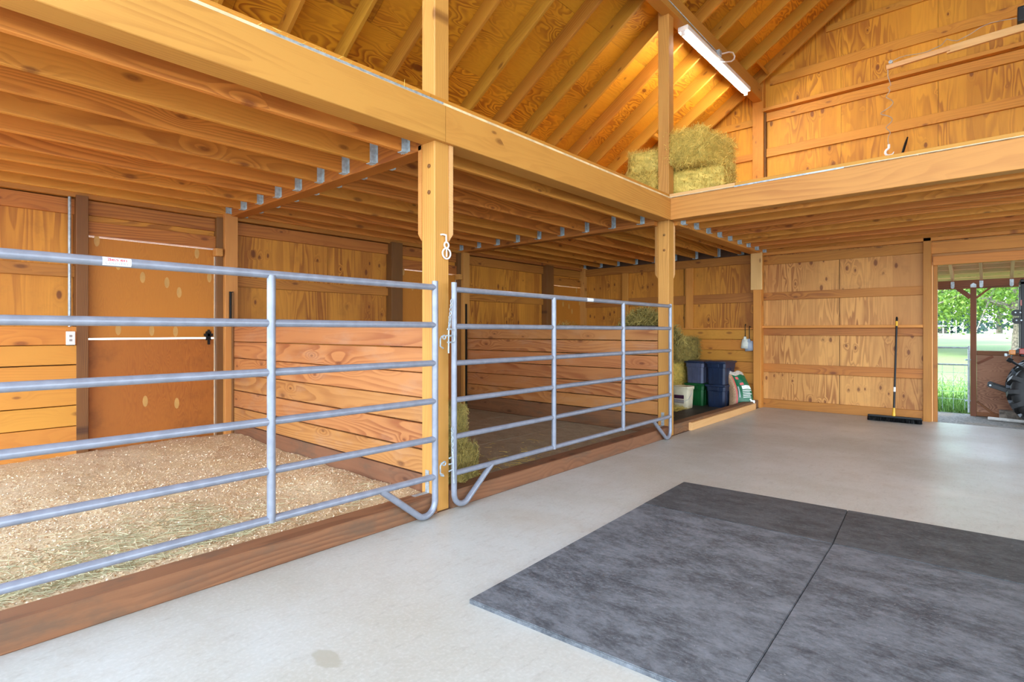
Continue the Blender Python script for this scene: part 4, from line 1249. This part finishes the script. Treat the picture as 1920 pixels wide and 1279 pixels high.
def bag_patch(u0, u1, t0, t1, mat, name, off=.004, n=8):
    vs = [bag_pt(u0 + (u1 - u0) * i / n, t0 + (t1 - t0) * j / n, -1, off) for j in range(n + 1) for i in range(n + 1)]
    fs = [(j * (n + 1) + i, j * (n + 1) + i + 1, (j + 1) * (n + 1) + i + 1, (j + 1) * (n + 1) + i) for j in range(n) for i in range(n)]
    link(name, MB().add(vs, fs).mesh(name, M[mat], True), bg_, WM[bg_])
bag_patch(.24, 1.0, .01, .90, 'bag_green', 'green_print', .004, 12)
bag_patch(.19, .25, .06, .84, 'print_red', 'red_stripe', .006)
bag_patch(0.0, .95, .90, 1.0, 'bag_clear', 'clear_top', .004)
bag_patch(.50, .90, .52, .62, 'print_white', 'printed_panel', .008)
bag_patch(.46, .62, .64, .70, 'print_red', 'printed_panel', .008)
bag_patch(.36, .50, .80, .87, 'print_red', 'printed_panel', .008)
for t in (.475, .43, .385, .34, .295):
    bag_patch(.48, .48 + .42 * R.uniform(.7, 1), t, t + .018, 'print_white', 'printed_panel', .008, 4)
bag_patch(.30, .36, .3, .6, 'print_grey', 'printed_panel', .007, 4)
hz = MB()
hp = [(.0, 0), (.012, 0), (.014, .03), (.05, .032), (.052, 0), (.064, 0), (.07, .06), (.06, .072), (.02, .07), (.004, .10), (-.02, .09), (-.012, .078), (-.002, .06)]
hz.add([(x, 0, z) for x, z in hp] + [(x, -.002, z) for x, z in hp], [tuple(range(13)), tuple(range(13, 26))[::-1]])
q = bag_pt(.80, .10, -1, .009)
link('horse_print', hz.mesh('horse_print', M['print_white']), bg_, WM[bg_] @ T(*q))

# ---- feed scoops on hooks
def scoop(x, y, z, mat, label, rz, tilt):
    s = thing('feed_scoop', (x, y, z), label, 'scoop', 'feed scoops hung beside the post', rz=rz)
    B = WM[s]
    mb = MB().tube([(0, .03, .44), (0, -.005, .455), (0, -.025, .44), (0, -.022, .20)], .0065, 7)
    link('hook', mb.mesh('hook', M['black'], True), s, B)
    mb = MB()
    n = 14
    prof = [(.0, .20), (.06, .20), (.075, .17), (.082, .10), (.085, .03)]
    outer = []
    for i in range(n + 1):
        t = math.pi * i / n
        outer.append(t)
    vs = []
    for (r, zz) in prof:
        for t in outer:
            vs.append((r * math.cos(t), -.012 - r * .75 * math.sin(t) + .03, zz))
    fs = [(j * (n + 1) + i, j * (n + 1) + i + 1, (j + 1) * (n + 1) + i + 1, (j + 1) * (n + 1) + i) for j in range(len(prof) - 1) for i in range(n)]
    mb.add(vs, fs)
    mb.add([(-.085, .018, .03), (.085, .018, .03), (.075, .018, .17), (.06, .018, .20), (-.06, .018, .20), (-.075, .018, .17)], [(0, 1, 2, 3, 4, 5)])
    me = mb.mesh('bowl', M[mat], True)
    ob = link('bowl', me, s, B @ Matrix.Rotation(tilt, 4, 'Y'))
    md = ob.modifiers.new('thickness', 'SOLIDIFY'); md.thickness = .004
    pr = MB().box(-.055, .05, -.055, -.052, .085, .125)
    link('handle', MB().cbox(-.02, .02, -.05, -.018, .18, .24, .006).mesh('handle', M[mat]), s, B)
    return s
scoop(-3.235, 9.79, .97, 'scoop', 'white plastic feed scoop hanging in front, left one of the pair', .1, .06)
scoop(-3.165, 9.80, .93, 'scoop_blue', 'bluish white feed scoop hanging behind, closer to the post', -.1, -.1)

# ---- broom
br = thing('push_broom', (-1.06, 9.45, 0), 'black push broom with yellow ends leaning on the back wall', 'broom')
hd0, hd1 = Vector((-1.068, 9.47, .075)), Vector((-1.06, 9.735, 1.515))
def hp_(t): return hd0.lerp(hd1, t)
MB().tube([hp_(.07), hp_(.93)], .0135, 10).build('handle', M['black'], br, True)
MB().tube([hp_(0), hp_(.03), hp_(.085)], [.022, .019, .0155], 10).build('socket', M['yellow'], br, True)
MB().tube([hp_(.905), hp_(.955)], .016, 10).build('grip', M['yellow'], br, True)
MB().tube([hp_(.955), hp_(.985), hp_(1.0)], [.015, .0145, .008], 10).build('end_cap', M['black'], br, True)
MB().tube([hp_(.245), hp_(.29)], .0143, 10).build('tag', M['paint_white'], br, True)
MB().cbox(-1.38, -.745, 9.425, 9.49, .055, .085, .008).build('head_block', M['black'], br)
n = 2600
P = np.stack([NR.uniform(-1.38, -.745, n), NR.uniform(9.425, 9.49, n), np.full(n, .031)], 1)
P[:, 1] += (P[:, 1] - 9.4575) * .5
D = np.stack([NR.normal(0, .12, n), (P[:, 1] - 9.4575) * 4 + NR.normal(0, .1, n), np.full(n, 1.0)], 1); D /= np.linalg.norm(D, axis=1, keepdims=True)
tag(link('bristles', strands('bristles', P, D, np.full(n, .060), np.full(n, .004), M['black'], .05), br), kind='stuff')

# ---- bar in the loft
bar = MB().tube([(-1.22, 9.55, 2.952), (-.955, 9.735, 4.05), (-.933, 9.755, 4.14)], [.017, .017, .008], 8).build('pry_bar', M['black'], None, True)
tag(bar, 'black iron bar leaning against the gable wall in the loft', 'bar')

# ---- hay hoist
hs = thing('hay_hoist', (1.4, 8.2, 2.95), 'pale wooden hoist arm with cable, hook and dark motor box over the loft', 'hoist')
plank('arm', 'pale_board', (-1.0, 8.2, 4.605), (-.38, 8.2, 4.635), (0, 0, 1), .058, .04, hs)
plank('arm', 'pale_board', (-.41, 8.215, 4.628), (1.4, 8.215, 4.70), (0, 0, 1), .085, .04, hs)
bx('mast', 'post', 1.36, 1.48, 8.24, 8.36, 2.952, 7.1, hs)
MB().cbox(.20, .52, 8.12, 8.27, 4.695, 4.86, .012).build('motor_box', M['tote_slate'] if False else M['black_rubber'], hs)
MB().tube([(.275 + .02 * math.cos(t), 8.117, 4.83 + .014 * math.sin(t)) for t in [i * math.pi / 6 for i in range(12)]], .004, 6, closed=True).build('eyelet', M['bucket'], hs)
MB().tube([(-.96, 8.2, 4.655), (-.951, 8.2, 4.665), (-.87, 8.2, 4.69), (-.794, 8.2, 4.692), (-.70, 8.2, 4.675), (-.596, 8.2, 4.668), (-.46, 8.2, 4.70), (-.41, 8.2, 4.757), (-.36, 8.2, 4.72), (-.313, 8.2, 4.70),
           (-.2, 8.2, 4.735), (-.1, 8.2, 4.785), (-.02, 8.2, 4.80), (.08, 8.2, 4.79), (.20, 8.2, 4.77)], .005, 6).build('cable', M['cable'], hs, True)
MB().tube([(-.955, 8.178, 4.66), (-.955, 8.222, 4.66)], .022, 12).build('pulley', M['galv'], hs, True)
pts = [(-.985, 8.2, 4.60), (-.985, 8.2, 4.50), (-.955, 8.21, 4.38)]
for i in range(40):
    t = i / 39; a = t * 6 * math.pi
    r = .055 * math.sin(math.pi * t) ** .6
    pts.append((-.985 + r * math.cos(a) + .02 * math.sin(t * 9), 8.2 + r * .6 * math.sin(a), 4.35 - t * .60))
pts += [(-.985, 8.2, 3.70), (-.975, 8.2, 3.62)]
MB().tube(pts, .0055, 6).build('cable', M['cable'], hs, True)
MB().tube([(-.975, 8.2, 3.64), (-.975, 8.2, 3.60)] + [(-.968 + .045 * math.cos(t), 8.2, 3.545 + .045 * math.sin(t)) for t in [math.pi * .6 + i * math.pi * 1.35 / 9 for i in range(10)]], [.014, .014] + [.0135] * 7 + [.010, .007, .004], 8).build('hook', M['white_metal'], hs, True)

# ---- tube lights
def tube_light(y0, label, cord):
    L = thing('tube_light', (-2.985, y0 + 1.2, 5.15), label, 'light', 'strip lights under the purlin')
    MB().cbox(-3.055, -2.915, y0, y0 + 2.4, 5.165, 5.234, .014).build('housing', M['white_metal'], L)
    for a, b in ((.03, 1.19), (1.21, 2.37)):
        MB().tube([(-2.985, y0 + a, 5.135), (-2.985, y0 + b, 5.135)], .020, 12).build('tube', M['tube'], L, True)
    for a in (0, 1.18, 2.37):
        MB().cbox(-3.01, -2.96, y0 + a, y0 + a + .03, 5.11, 5.17, .006).build('lamp_holder', M['white_metal'], L)
    if cord:
        MB().tube([(-2.905, 7.64, 5.13), (-2.90, 7.72, 5.145), (-2.90, 7.95, 5.215), (-2.90, 8.16, 5.30), (-2.90, 8.28, 5.38), (-2.90, 8.30, 5.43), (-2.90, 8.22, 5.455), (-2.90, 8.06, 5.40), (-2.90, 7.85, 5.30), (-2.92, 7.78, 5.27), (-2.945, 7.76, 5.25)], .011, 7).build('power_cord', M['white_metal'], L, True)
        MB().cbox(-2.95, -2.90, 7.70, 7.79, 5.23, 5.31, .008).build('junction_box', M['galv'], L)
        MB().tube([(-2.943, 5.9, 5.33), (-2.943, 7.72, 5.285)], .007, 6).build('conduit', M['galv_old'], L, True)
    return L
tube_light(6.67, 'glowing white strip light with two tubes under the purlin beam', True)

# ================================================================== OUTDOORS
gr = MB().box(-14, 14, 9.86, 11.55, -.3, -.045).build('ground', M['gravel'])
gr.data.transform(Matrix.Translation(Vector(WM[gr].translation))); gr.matrix_basis = Matrix.Identity(4); WM[gr] = Matrix.Identity(4)
tag(gr, 'grey gravel strip outside the far doorway', 'gravel', kind='structure')
ny_, nx_ = 40, 24
V = []
for j in range(ny_ + 1):
    y = 11.5 + (j / ny_) ** 2 * 150
    for i in range(nx_ + 1):
        x = -70 + 140 * i / nx_
        V.append((x, y, -.05 + 1.15 * min(1, max(0, (y - 16) / 34)) ** 1.3 + .1 * mnoise.noise(Vector((x * .2, y * .2, 0))) * min(1, (y - 11.5) / 5)))
me = bpy.data.meshes.new('field'); me.from_pydata(V, [], [(j * (nx_ + 1) + i, j * (nx_ + 1) + i + 1, (j + 1) * (nx_ + 1) + i + 1, (j + 1) * (nx_ + 1) + i) for j in range(ny_) for i in range(nx_)])
me.materials.append(M['field']); smooth_mesh(me, 180)
tag(link('field', me), 'bright green pasture rising gently beyond the barn', 'field', kind='structure')
yd = MB().box(-20, 30, -40, -2.0, -.3, -.02).box(8.2, 30, -2.0, 9.86, -.3, -.02).build('ground', M['gravel'])
tag(yd, 'gravel yard around the open near side of the barn', 'gravel', kind='structure')
n = 9000
P = np.stack([NR.uniform(-2.5, 1.5, n), 11.58 + NR.exponential(1.6, n), np.full(n, .04)], 1)
D = NR.normal(size=(n, 3)) * .35 + np.array([0, 0, 1]); D /= np.linalg.norm(D, axis=1, keepdims=True)
Lh = NR.uniform(.10, .30, n); P[:, 2] = -.05 + Lh * .45
tag(link('grass', strands('grass', P, D, Lh, NR.uniform(.006, .012, n), M['grass'], .3)), 'tall green grass blades at the foot of the wire gate', 'grass', kind='stuff')

lt_ = thing('lean_to', (0, 11.35, 0), 'brown timber lean to roof beyond the far doorway', 'shed', kind='structure')
bx('beam', 'outdoor_wood', -4, 4, 11.30, 11.40, 1.985, 2.12, lt_)
bx('post', 'outdoor_wood', -.272, -.197, 11.30, 11.40, -.1, 1.985, lt_)
bx('post', 'outdoor_wood', 2.9, 2.98, 11.30, 11.40, -.1, 1.985, lt_)
plank('brace', 'outdoor_wood', (-.27, 11.33, 1.84), (-.43, 11.33, 2.0), (0, 0, 1), .065, .05, lt_)
plank('brace', 'outdoor_wood', (-.20, 11.33, 1.83), (-.03, 11.33, 1.99), (0, 0, 1), .028, .05, lt_)
MB().prism([(-.270, 2.0), (-.198, 2.0), (-.198, 2.045), (-.234, 2.072), (-.270, 2.045)], 0, .004, T(0, 11.298, 0) @ Matrix(((1, 0, 0), (0, 0, -1), (0, 1, 0))).to_4x4()).build('post_plate', M['galv'], lt_)
sl = -.25
def lz(y): return 2.095 + (11.35 - y) * -sl
for i in range(-8, 9):
    x = -.138 + .352 * i
    p_ = plank('rafter', 'deck_wood', (x, 9.95, lz(9.95) + .07), (x, 11.33, lz(11.33) + .07), (0, 0, 1), .13, .038, lt_)
    hb = MB().box(x - .023, x + .023, 11.285, 11.30, 2.01, 2.10).prism([(x + .02 * math.cos(t), 2.01 + .02 * math.sin(t)) for t in [math.pi + i_ * math.pi / 6 for i_ in range(7)]], 0, .012, T(0, 11.298, 0) @ Matrix(((1, 0, 0), (0, 0, -1), (0, 1, 0))).to_4x4())
    hb.build('rafter_hanger', M['galv'], lt_)
for j in range(9):
    y0 = 9.96 + .2 * j
    plank('deck_board', 'deck_wood', (-4, y0 + .097, lz(y0 + .097) + .145), (4, y0 + .097, lz(y0 + .097) + .145), (0, 1, sl), .196, .02, lt_)
for xx, w_ in ((-.66, .3), (.04, .31), (.55, .3), (-1.2, .3)):
    bx('blocking', 'outdoor_wood', xx - w_ / 2, xx + w_ / 2, 10.40, 10.44, lz(10.42) + .035, lz(10.42) + .13, lt_)
pw = thing('plywood_panel_wall', (.8, 11.36, 0), 'weathered red brown plywood half wall behind the tractor', 'panel')
panel('sheet', 'ply_out', 'x', -.195, 2.88, .0, .93, 11.35, .012, pw, False)
bx('top_rail', 'outdoor_wood', -.195, 2.88, 11.325, 11.40, .925, .995, pw)
bx('bottom_rail', 'outdoor_wood', -.195, 2.88, 11.325, 11.40, -.04, .02, pw)
plank('batten', 'outdoor_wood', (-.19, 11.335, .79), (0, 11.335, .91), (0, 0, 1), .035, .015, pw)
plank('batten', 'outdoor_wood', (-.19, 11.335, .19), (.02, 11.335, .0), (0, 0, 1), .03, .015, pw)
wg = thing('wire_gate', (-.9, 11.2, 0), 'galvanised pasture gate with wire mesh left of the lean to post', 'gate')
for z in (1.04, .768): MB().tube([(-1.75, 11.2, z), (-.285, 11.2, z)], .0135, 10).build('rail', M['galv'], wg, True)
for x in (-1.75, -.287): MB().tube([(x, 11.2, .02), (x, 11.2, 1.07)], .0155, 10).build('upright', M['galv'], wg, True)
for z in (.64, .51, .425, .34, .22): MB().tube([(-1.75, 11.2, z), (-.285, 11.2, z)], .0028, 6).build('wire', M['galv_old'], wg)
for x in [-.335 - .14 * i for i in range(10)]: MB().tube([(x, 11.2, .05), (x, 11.2, .768)], .0028, 6).build('wire', M['galv_old'], wg)
for z in (.85, .2): MB().tube([(-.33, 11.2, z), (-.27, 11.25, z)], .012, 8).build('hinge', M['galv'], wg)
tag(MB().cbox(.07, .42, 11.0, 11.22, -.045, .10, .008).build('concrete_block', M['stone']), 'grey concrete block on the gravel behind the tractor tire', 'block')
pp = MB()
pp.tube([(-.055, 10.95, -.018), (.55, 10.80, -.018)], .026, 12)
tag(pp.build('pipe', M['pvc'], None, True), 'grey plastic pipe lying on the gravel by the tire', 'pipe')

# ---- tractor, its rear end towards the doorway post
tr = thing('tractor', (.68, 10.4, -.045), 'red and black tractor parked under the lean to, lugged tire in view', 'tractor')
def tire(cx_, cy_, cz_, r, wd, nl=15):
    B = T(cx_, cy_, cz_) @ Matrix.Rotation(math.pi / 2, 4, 'X')
    mb = MB().lathe([(r * .55, -wd * .40), (r * .62, -wd * .5), (r * .86, -wd * .5), (r * .93, -wd * .40), (r * .95, 0), (r * .93, wd * .40), (r * .86, wd * .5), (r * .62, wd * .5), (r * .55, wd * .40)], 40, B, cap=False)
    t_ = mb.build('tire', M['black_rubber'], tr, True)
    for s_ in (-1, 1):
        for i in range(nl):
            a = 2 * math.pi * (i + (.5 if s_ > 0 else 0)) / nl
            lg = MB()
            pts = []
            for (k_, zz, rr) in ((0, s_ * wd * .53, r * .84), (1, s_ * wd * .50, r * .96), (2, s_ * wd * .25, r * 1.0), (3, -s_ * wd * .04, r * 1.0)):
                aa = a + (.53 - abs(zz) / wd) * .42
                for dr, da in ((-.09 * r, -.095), (-.09 * r, .095), (.03 * r, .06), (.03 * r, -.06)):
                    pts.append(((rr + dr) * math.cos(aa + da), (rr + dr) * math.sin(aa + da), zz))
            fs_ = [(0, 1, 2, 3), (15, 14, 13, 12)]
            for q_ in range(3):
                b_ = q_ * 4
                fs_ += [(b_, b_ + 4, b_ + 5, b_ + 1), (b_ + 1, b_ + 5, b_ + 6, b_ + 2), (b_ + 2, b_ + 6, b_ + 7, b_ + 3), (b_ + 3, b_ + 7, b_ + 4, b_)]
            lg.add(pts, fs_, B).build('lug', M['black_rubber'], t_)
    rm = MB().lathe([(.02, -wd * .1), (r * .2, -wd * .1), (r * .25, -wd * .25), (r * .52, -wd * .25), (r * .57, -wd * .42), (r * .57, wd * .42), (r * .5, wd * .2), (.02, wd * .2)], 24, B)
    rm.build('rim', M['red'], t_)
tire(.665, 10.46, .46, .515, .30)
tire(.665, 11.02, .46, .515, .22)
tire(2.25, 10.42, .27, .32, .2, 14)
tire(2.25, 11.02, .27, .32, .2, 14)
MB().tube([(.665, 10.3, .46), (.665, 11.1, .46)], .07, 12).cbox(.42, 1.3, 10.62, 10.9, .30, .78, .04).build('axle_housing', M['black'], tr)
MB().cbox(1.25, 2.6, 10.52, 10.98, .42, 1.10, .08).build('hood', M['red'], tr)
MB().cbox(.60, 1.02, 10.55, 10.95, .80, .90, .03).cbox(.58, .66, 10.55, 10.95, .88, 1.25, .03).build('seat', M['black'], tr)
fd = MB()
prof = [(.19, .955), (.205, 1.01), (.26, 1.06), (.42, 1.075), (.75, 1.075), (.98, .98), (1.08, .78)]
vs = [(x, y, z) for y in (10.28, 10.62) for x, z in prof] + [(x, y, z - .05) for y in (10.28, 10.62) for x, z in prof]
m_ = len(prof)
fs = []
for i in range(m_ - 1):
    fs += [(i, i + 1, m_ + i + 1, m_ + i), (2 * m_ + i, 3 * m_ + i, 3 * m_ + i + 1, 2 * m_ + i + 1), (i, 2 * m_ + i, 2 * m_ + i + 1, i + 1), (m_ + i, m_ + i + 1, 3 * m_ + i + 1, 3 * m_ + i)]
fs += [(0, m_, 3 * m_, 2 * m_), (m_ - 1, 3 * m_ - 1, 4 * m_ - 1, 2 * m_ - 1)]
fd.add(vs, fs).build('fender', M['black'], tr)
MB().cbox(.27, 1.0, 10.265, 10.285, .985, 1.065, .008).build('red_trim', M['red'], tr)
MB().cbox(.165, .235, 10.262, 10.30, .975, 1.045, .012).build('turn_signal', M['orange'], tr)
MB().cbox(.12, .15, 10.29, 10.33, .95, .99, .006).tube([(.15, 10.31, .97), (.22, 10.31, .98)], .008, 6).build('work_light', M['galv'], tr)
MB().tube([(.17, 10.33, .90), (.45, 10.36, .68), (.62, 10.4, .55)], .016, 8).tube([(.15, 10.33, .91), (.2, 10.33, .88)], .03, 8).build('fender_strut', M['black'], tr, True)
MB().cbox(.285, .40, 10.36, 10.44, .95, 2.0, .01).cbox(.285, .40, 10.94, 11.02, .95, 2.0, .01).cbox(.285, .40, 10.36, 11.02, 1.95, 2.03, .01).build('roll_bar', M['black'], tr)
for z, xx in ((1.56, .235), (1.45, .245)):
    hb = MB().tube([(xx, 10.355, z), (xx, 10.445, z)], .045, 16)
    hb.box(xx, .30, 10.36, 10.44, z - .045, z + .045)
    hb.build('hinge_plate', M['black'], tr, True)
    for dx in (.0, .05):
        MB().tube([(xx + dx, 10.352, z + .005), (xx + dx, 10.356, z + .005)], .010, 8).build('bolt', M['galv'], tr)
MB().box(.284, .300, 10.355, 10.359, 1.66, 1.74).build('warning_sticker', M['red'], tr)
for yy in (10.42, 10.72):
    a_ = Vector((-.03, yy - .0, .525)); b_ = Vector((.50, yy, .33))
    arm = plank('lift_arm', 'black', a_, b_, (0, 0, 1), .062, .022, tr, .008)
    MB().tube([(-.03, yy - .014, .525), (-.03, yy + .014, .525)], .034, 14).build('arm_end', M['black'], tr, True)
    MB().tube([(-.03, yy - .016, .525), (-.03, yy + .016, .525)], .013, 10).build('pin', M['galv'], tr, True)

# ---- trees and far fence
def tree(x, y, z0, h, label, crown, nleaf, size, trunk_r, seed, conifer=False, group='trees beyond the pasture gate'):
    t = thing('conifer' if conifer else 'leafy_tree', (x, y, z0), label, 'tree', group)
    rr = np.random.default_rng(seed)
    mb = MB()
    mb.tube([(x, y, z0 - .1), (x + .05, y, z0 + h * .2), (x - .1, y, z0 + h * .45), (x, y, z0 + h * .85)], [trunk_r * 1.2, trunk_r, trunk_r * .75, trunk_r * .2], 9)
    if not conifer:
        for i in range(8):
            a = rr.uniform(0, 6.28); b = rr.uniform(.25, .6) * h
            e = (x + math.cos(a) * crown[0] * .8, y + math.sin(a) * crown[1] * .8, z0 + b + rr.uniform(-.2, .25) * h)
            mb.tube([(x, y, z0 + b), ((x + e[0]) / 2, (y + e[1]) / 2, z0 + b + .12 * h), e], [trunk_r * .45, trunk_r * .3, trunk_r * .08], 6)
    mb.build('trunk', M['bark'], t, True)
    u = rr.normal(size=(nleaf, 3)); u /= np.linalg.norm(u, axis=1, keepdims=True)
    if conifer:
        k = rr.uniform(0, 1, nleaf); ang = rr.uniform(0, 6.28, nleaf); rad = crown[0] * (1 - k) ** .9 * rr.uniform(.25, 1, nleaf) ** .5
        C = np.stack([x + rad * np.cos(ang), y + rad * np.sin(ang), z0 + h * (.08 + .92 * k) - rad * .25], 1)
    else:
        # leaves gathered in clumps along the boughs
        nc = 90
        cu = rr.normal(size=(nc, 3)); cu /= np.linalg.norm(cu, axis=1, keepdims=True)
        cu *= rr.uniform(.35, 1, (nc, 1)) ** .5
        cc = cu * np.array(crown)
        pick = rr.integers(0, nc, nleaf)
        C = cc[pick] + rr.normal(size=(nleaf, 3)) * np.array(crown) * .12 + np.array([x, y, z0 + crown[3] if len(crown) > 3 else z0 + h * .6]) if False else \
            cc[pick] + rr.normal(size=(nleaf, 3)) * .45 + np.array([x, y, z0 + h * .58])
    D = rr.normal(size=(nleaf, 3)); D /= np.linalg.norm(D, axis=1, keepdims=True)
    S = np.cross(D, rr.normal(size=(nleaf, 3))); S /= np.linalg.norm(S, axis=1, keepdims=True)
    sz = rr.uniform(.6, 1.2, (nleaf, 1)) * size
    V = np.stack([C - D * sz * .5, C + S * sz * .3, C + D * sz * .5, C - S * sz * .3], 1).reshape(-1, 3)
    Fc = np.arange(nleaf * 4).reshape(-1, 4)
    tag(link('foliage', tri_soup('foliage', V, Fc, np.repeat(rr.uniform(0, 1, nleaf), 4), M['needle' if conifer else 'leaf']), t, None), kind='stuff')
    return t
tree(.75, 29.5, .35, 6.2, 'spreading maple with pale trunk right of the lean to post', (4.6, 3.6, 2.3), 34000, .14, .2, 3)
tree(-2.4, 33.0, .5, 6.5, 'bright green broadleaf tree left of the lean to post', (3.6, 3.0, 2.5), 20000, .14, .22, 5)
tree(-6.5, 38.0, .6, 8, 'bright green broadleaf tree at far left of the doorway view', (4.2, 3.5, 3.2), 6000, .32, .25, 8)
tree(5.5, 36.0, .6, 8, 'bright green broadleaf tree behind the tractor', (4.6, 3.6, 3.2), 6000, .32, .25, 9)
for i, (x, y) in enumerate(((-6.4, 70), (-3.6, 66), (-10, 75), (0.5, 78))):
    tree(x, y, 1.0, 10 + i, ('dark blue green conifer', 'tall dark conifer', 'dark conifer left of the others', 'dark conifer behind the maple')[i] + ' far across the pasture', (3.2, 3.2, 4), 3000, .55, .25, 20 + i, True, 'far conifers')
fn = thing('pasture_fence', (0, 62, 1.0), 'white post and rail fence far across the pasture', 'fence')
for i in range(21):
    x = -11 + .45 * i
    bx('fence_post', 'paint_white', x - .04, x + .04, 62, 62.08, .9, 2.2 + .12 * math.sin(i * 3.1), fn)
for z in (1.75,):
    bx('fence_rail', 'paint_white', -11.2, -1.9, 62.0, 62.04, z, z + .07, fn)
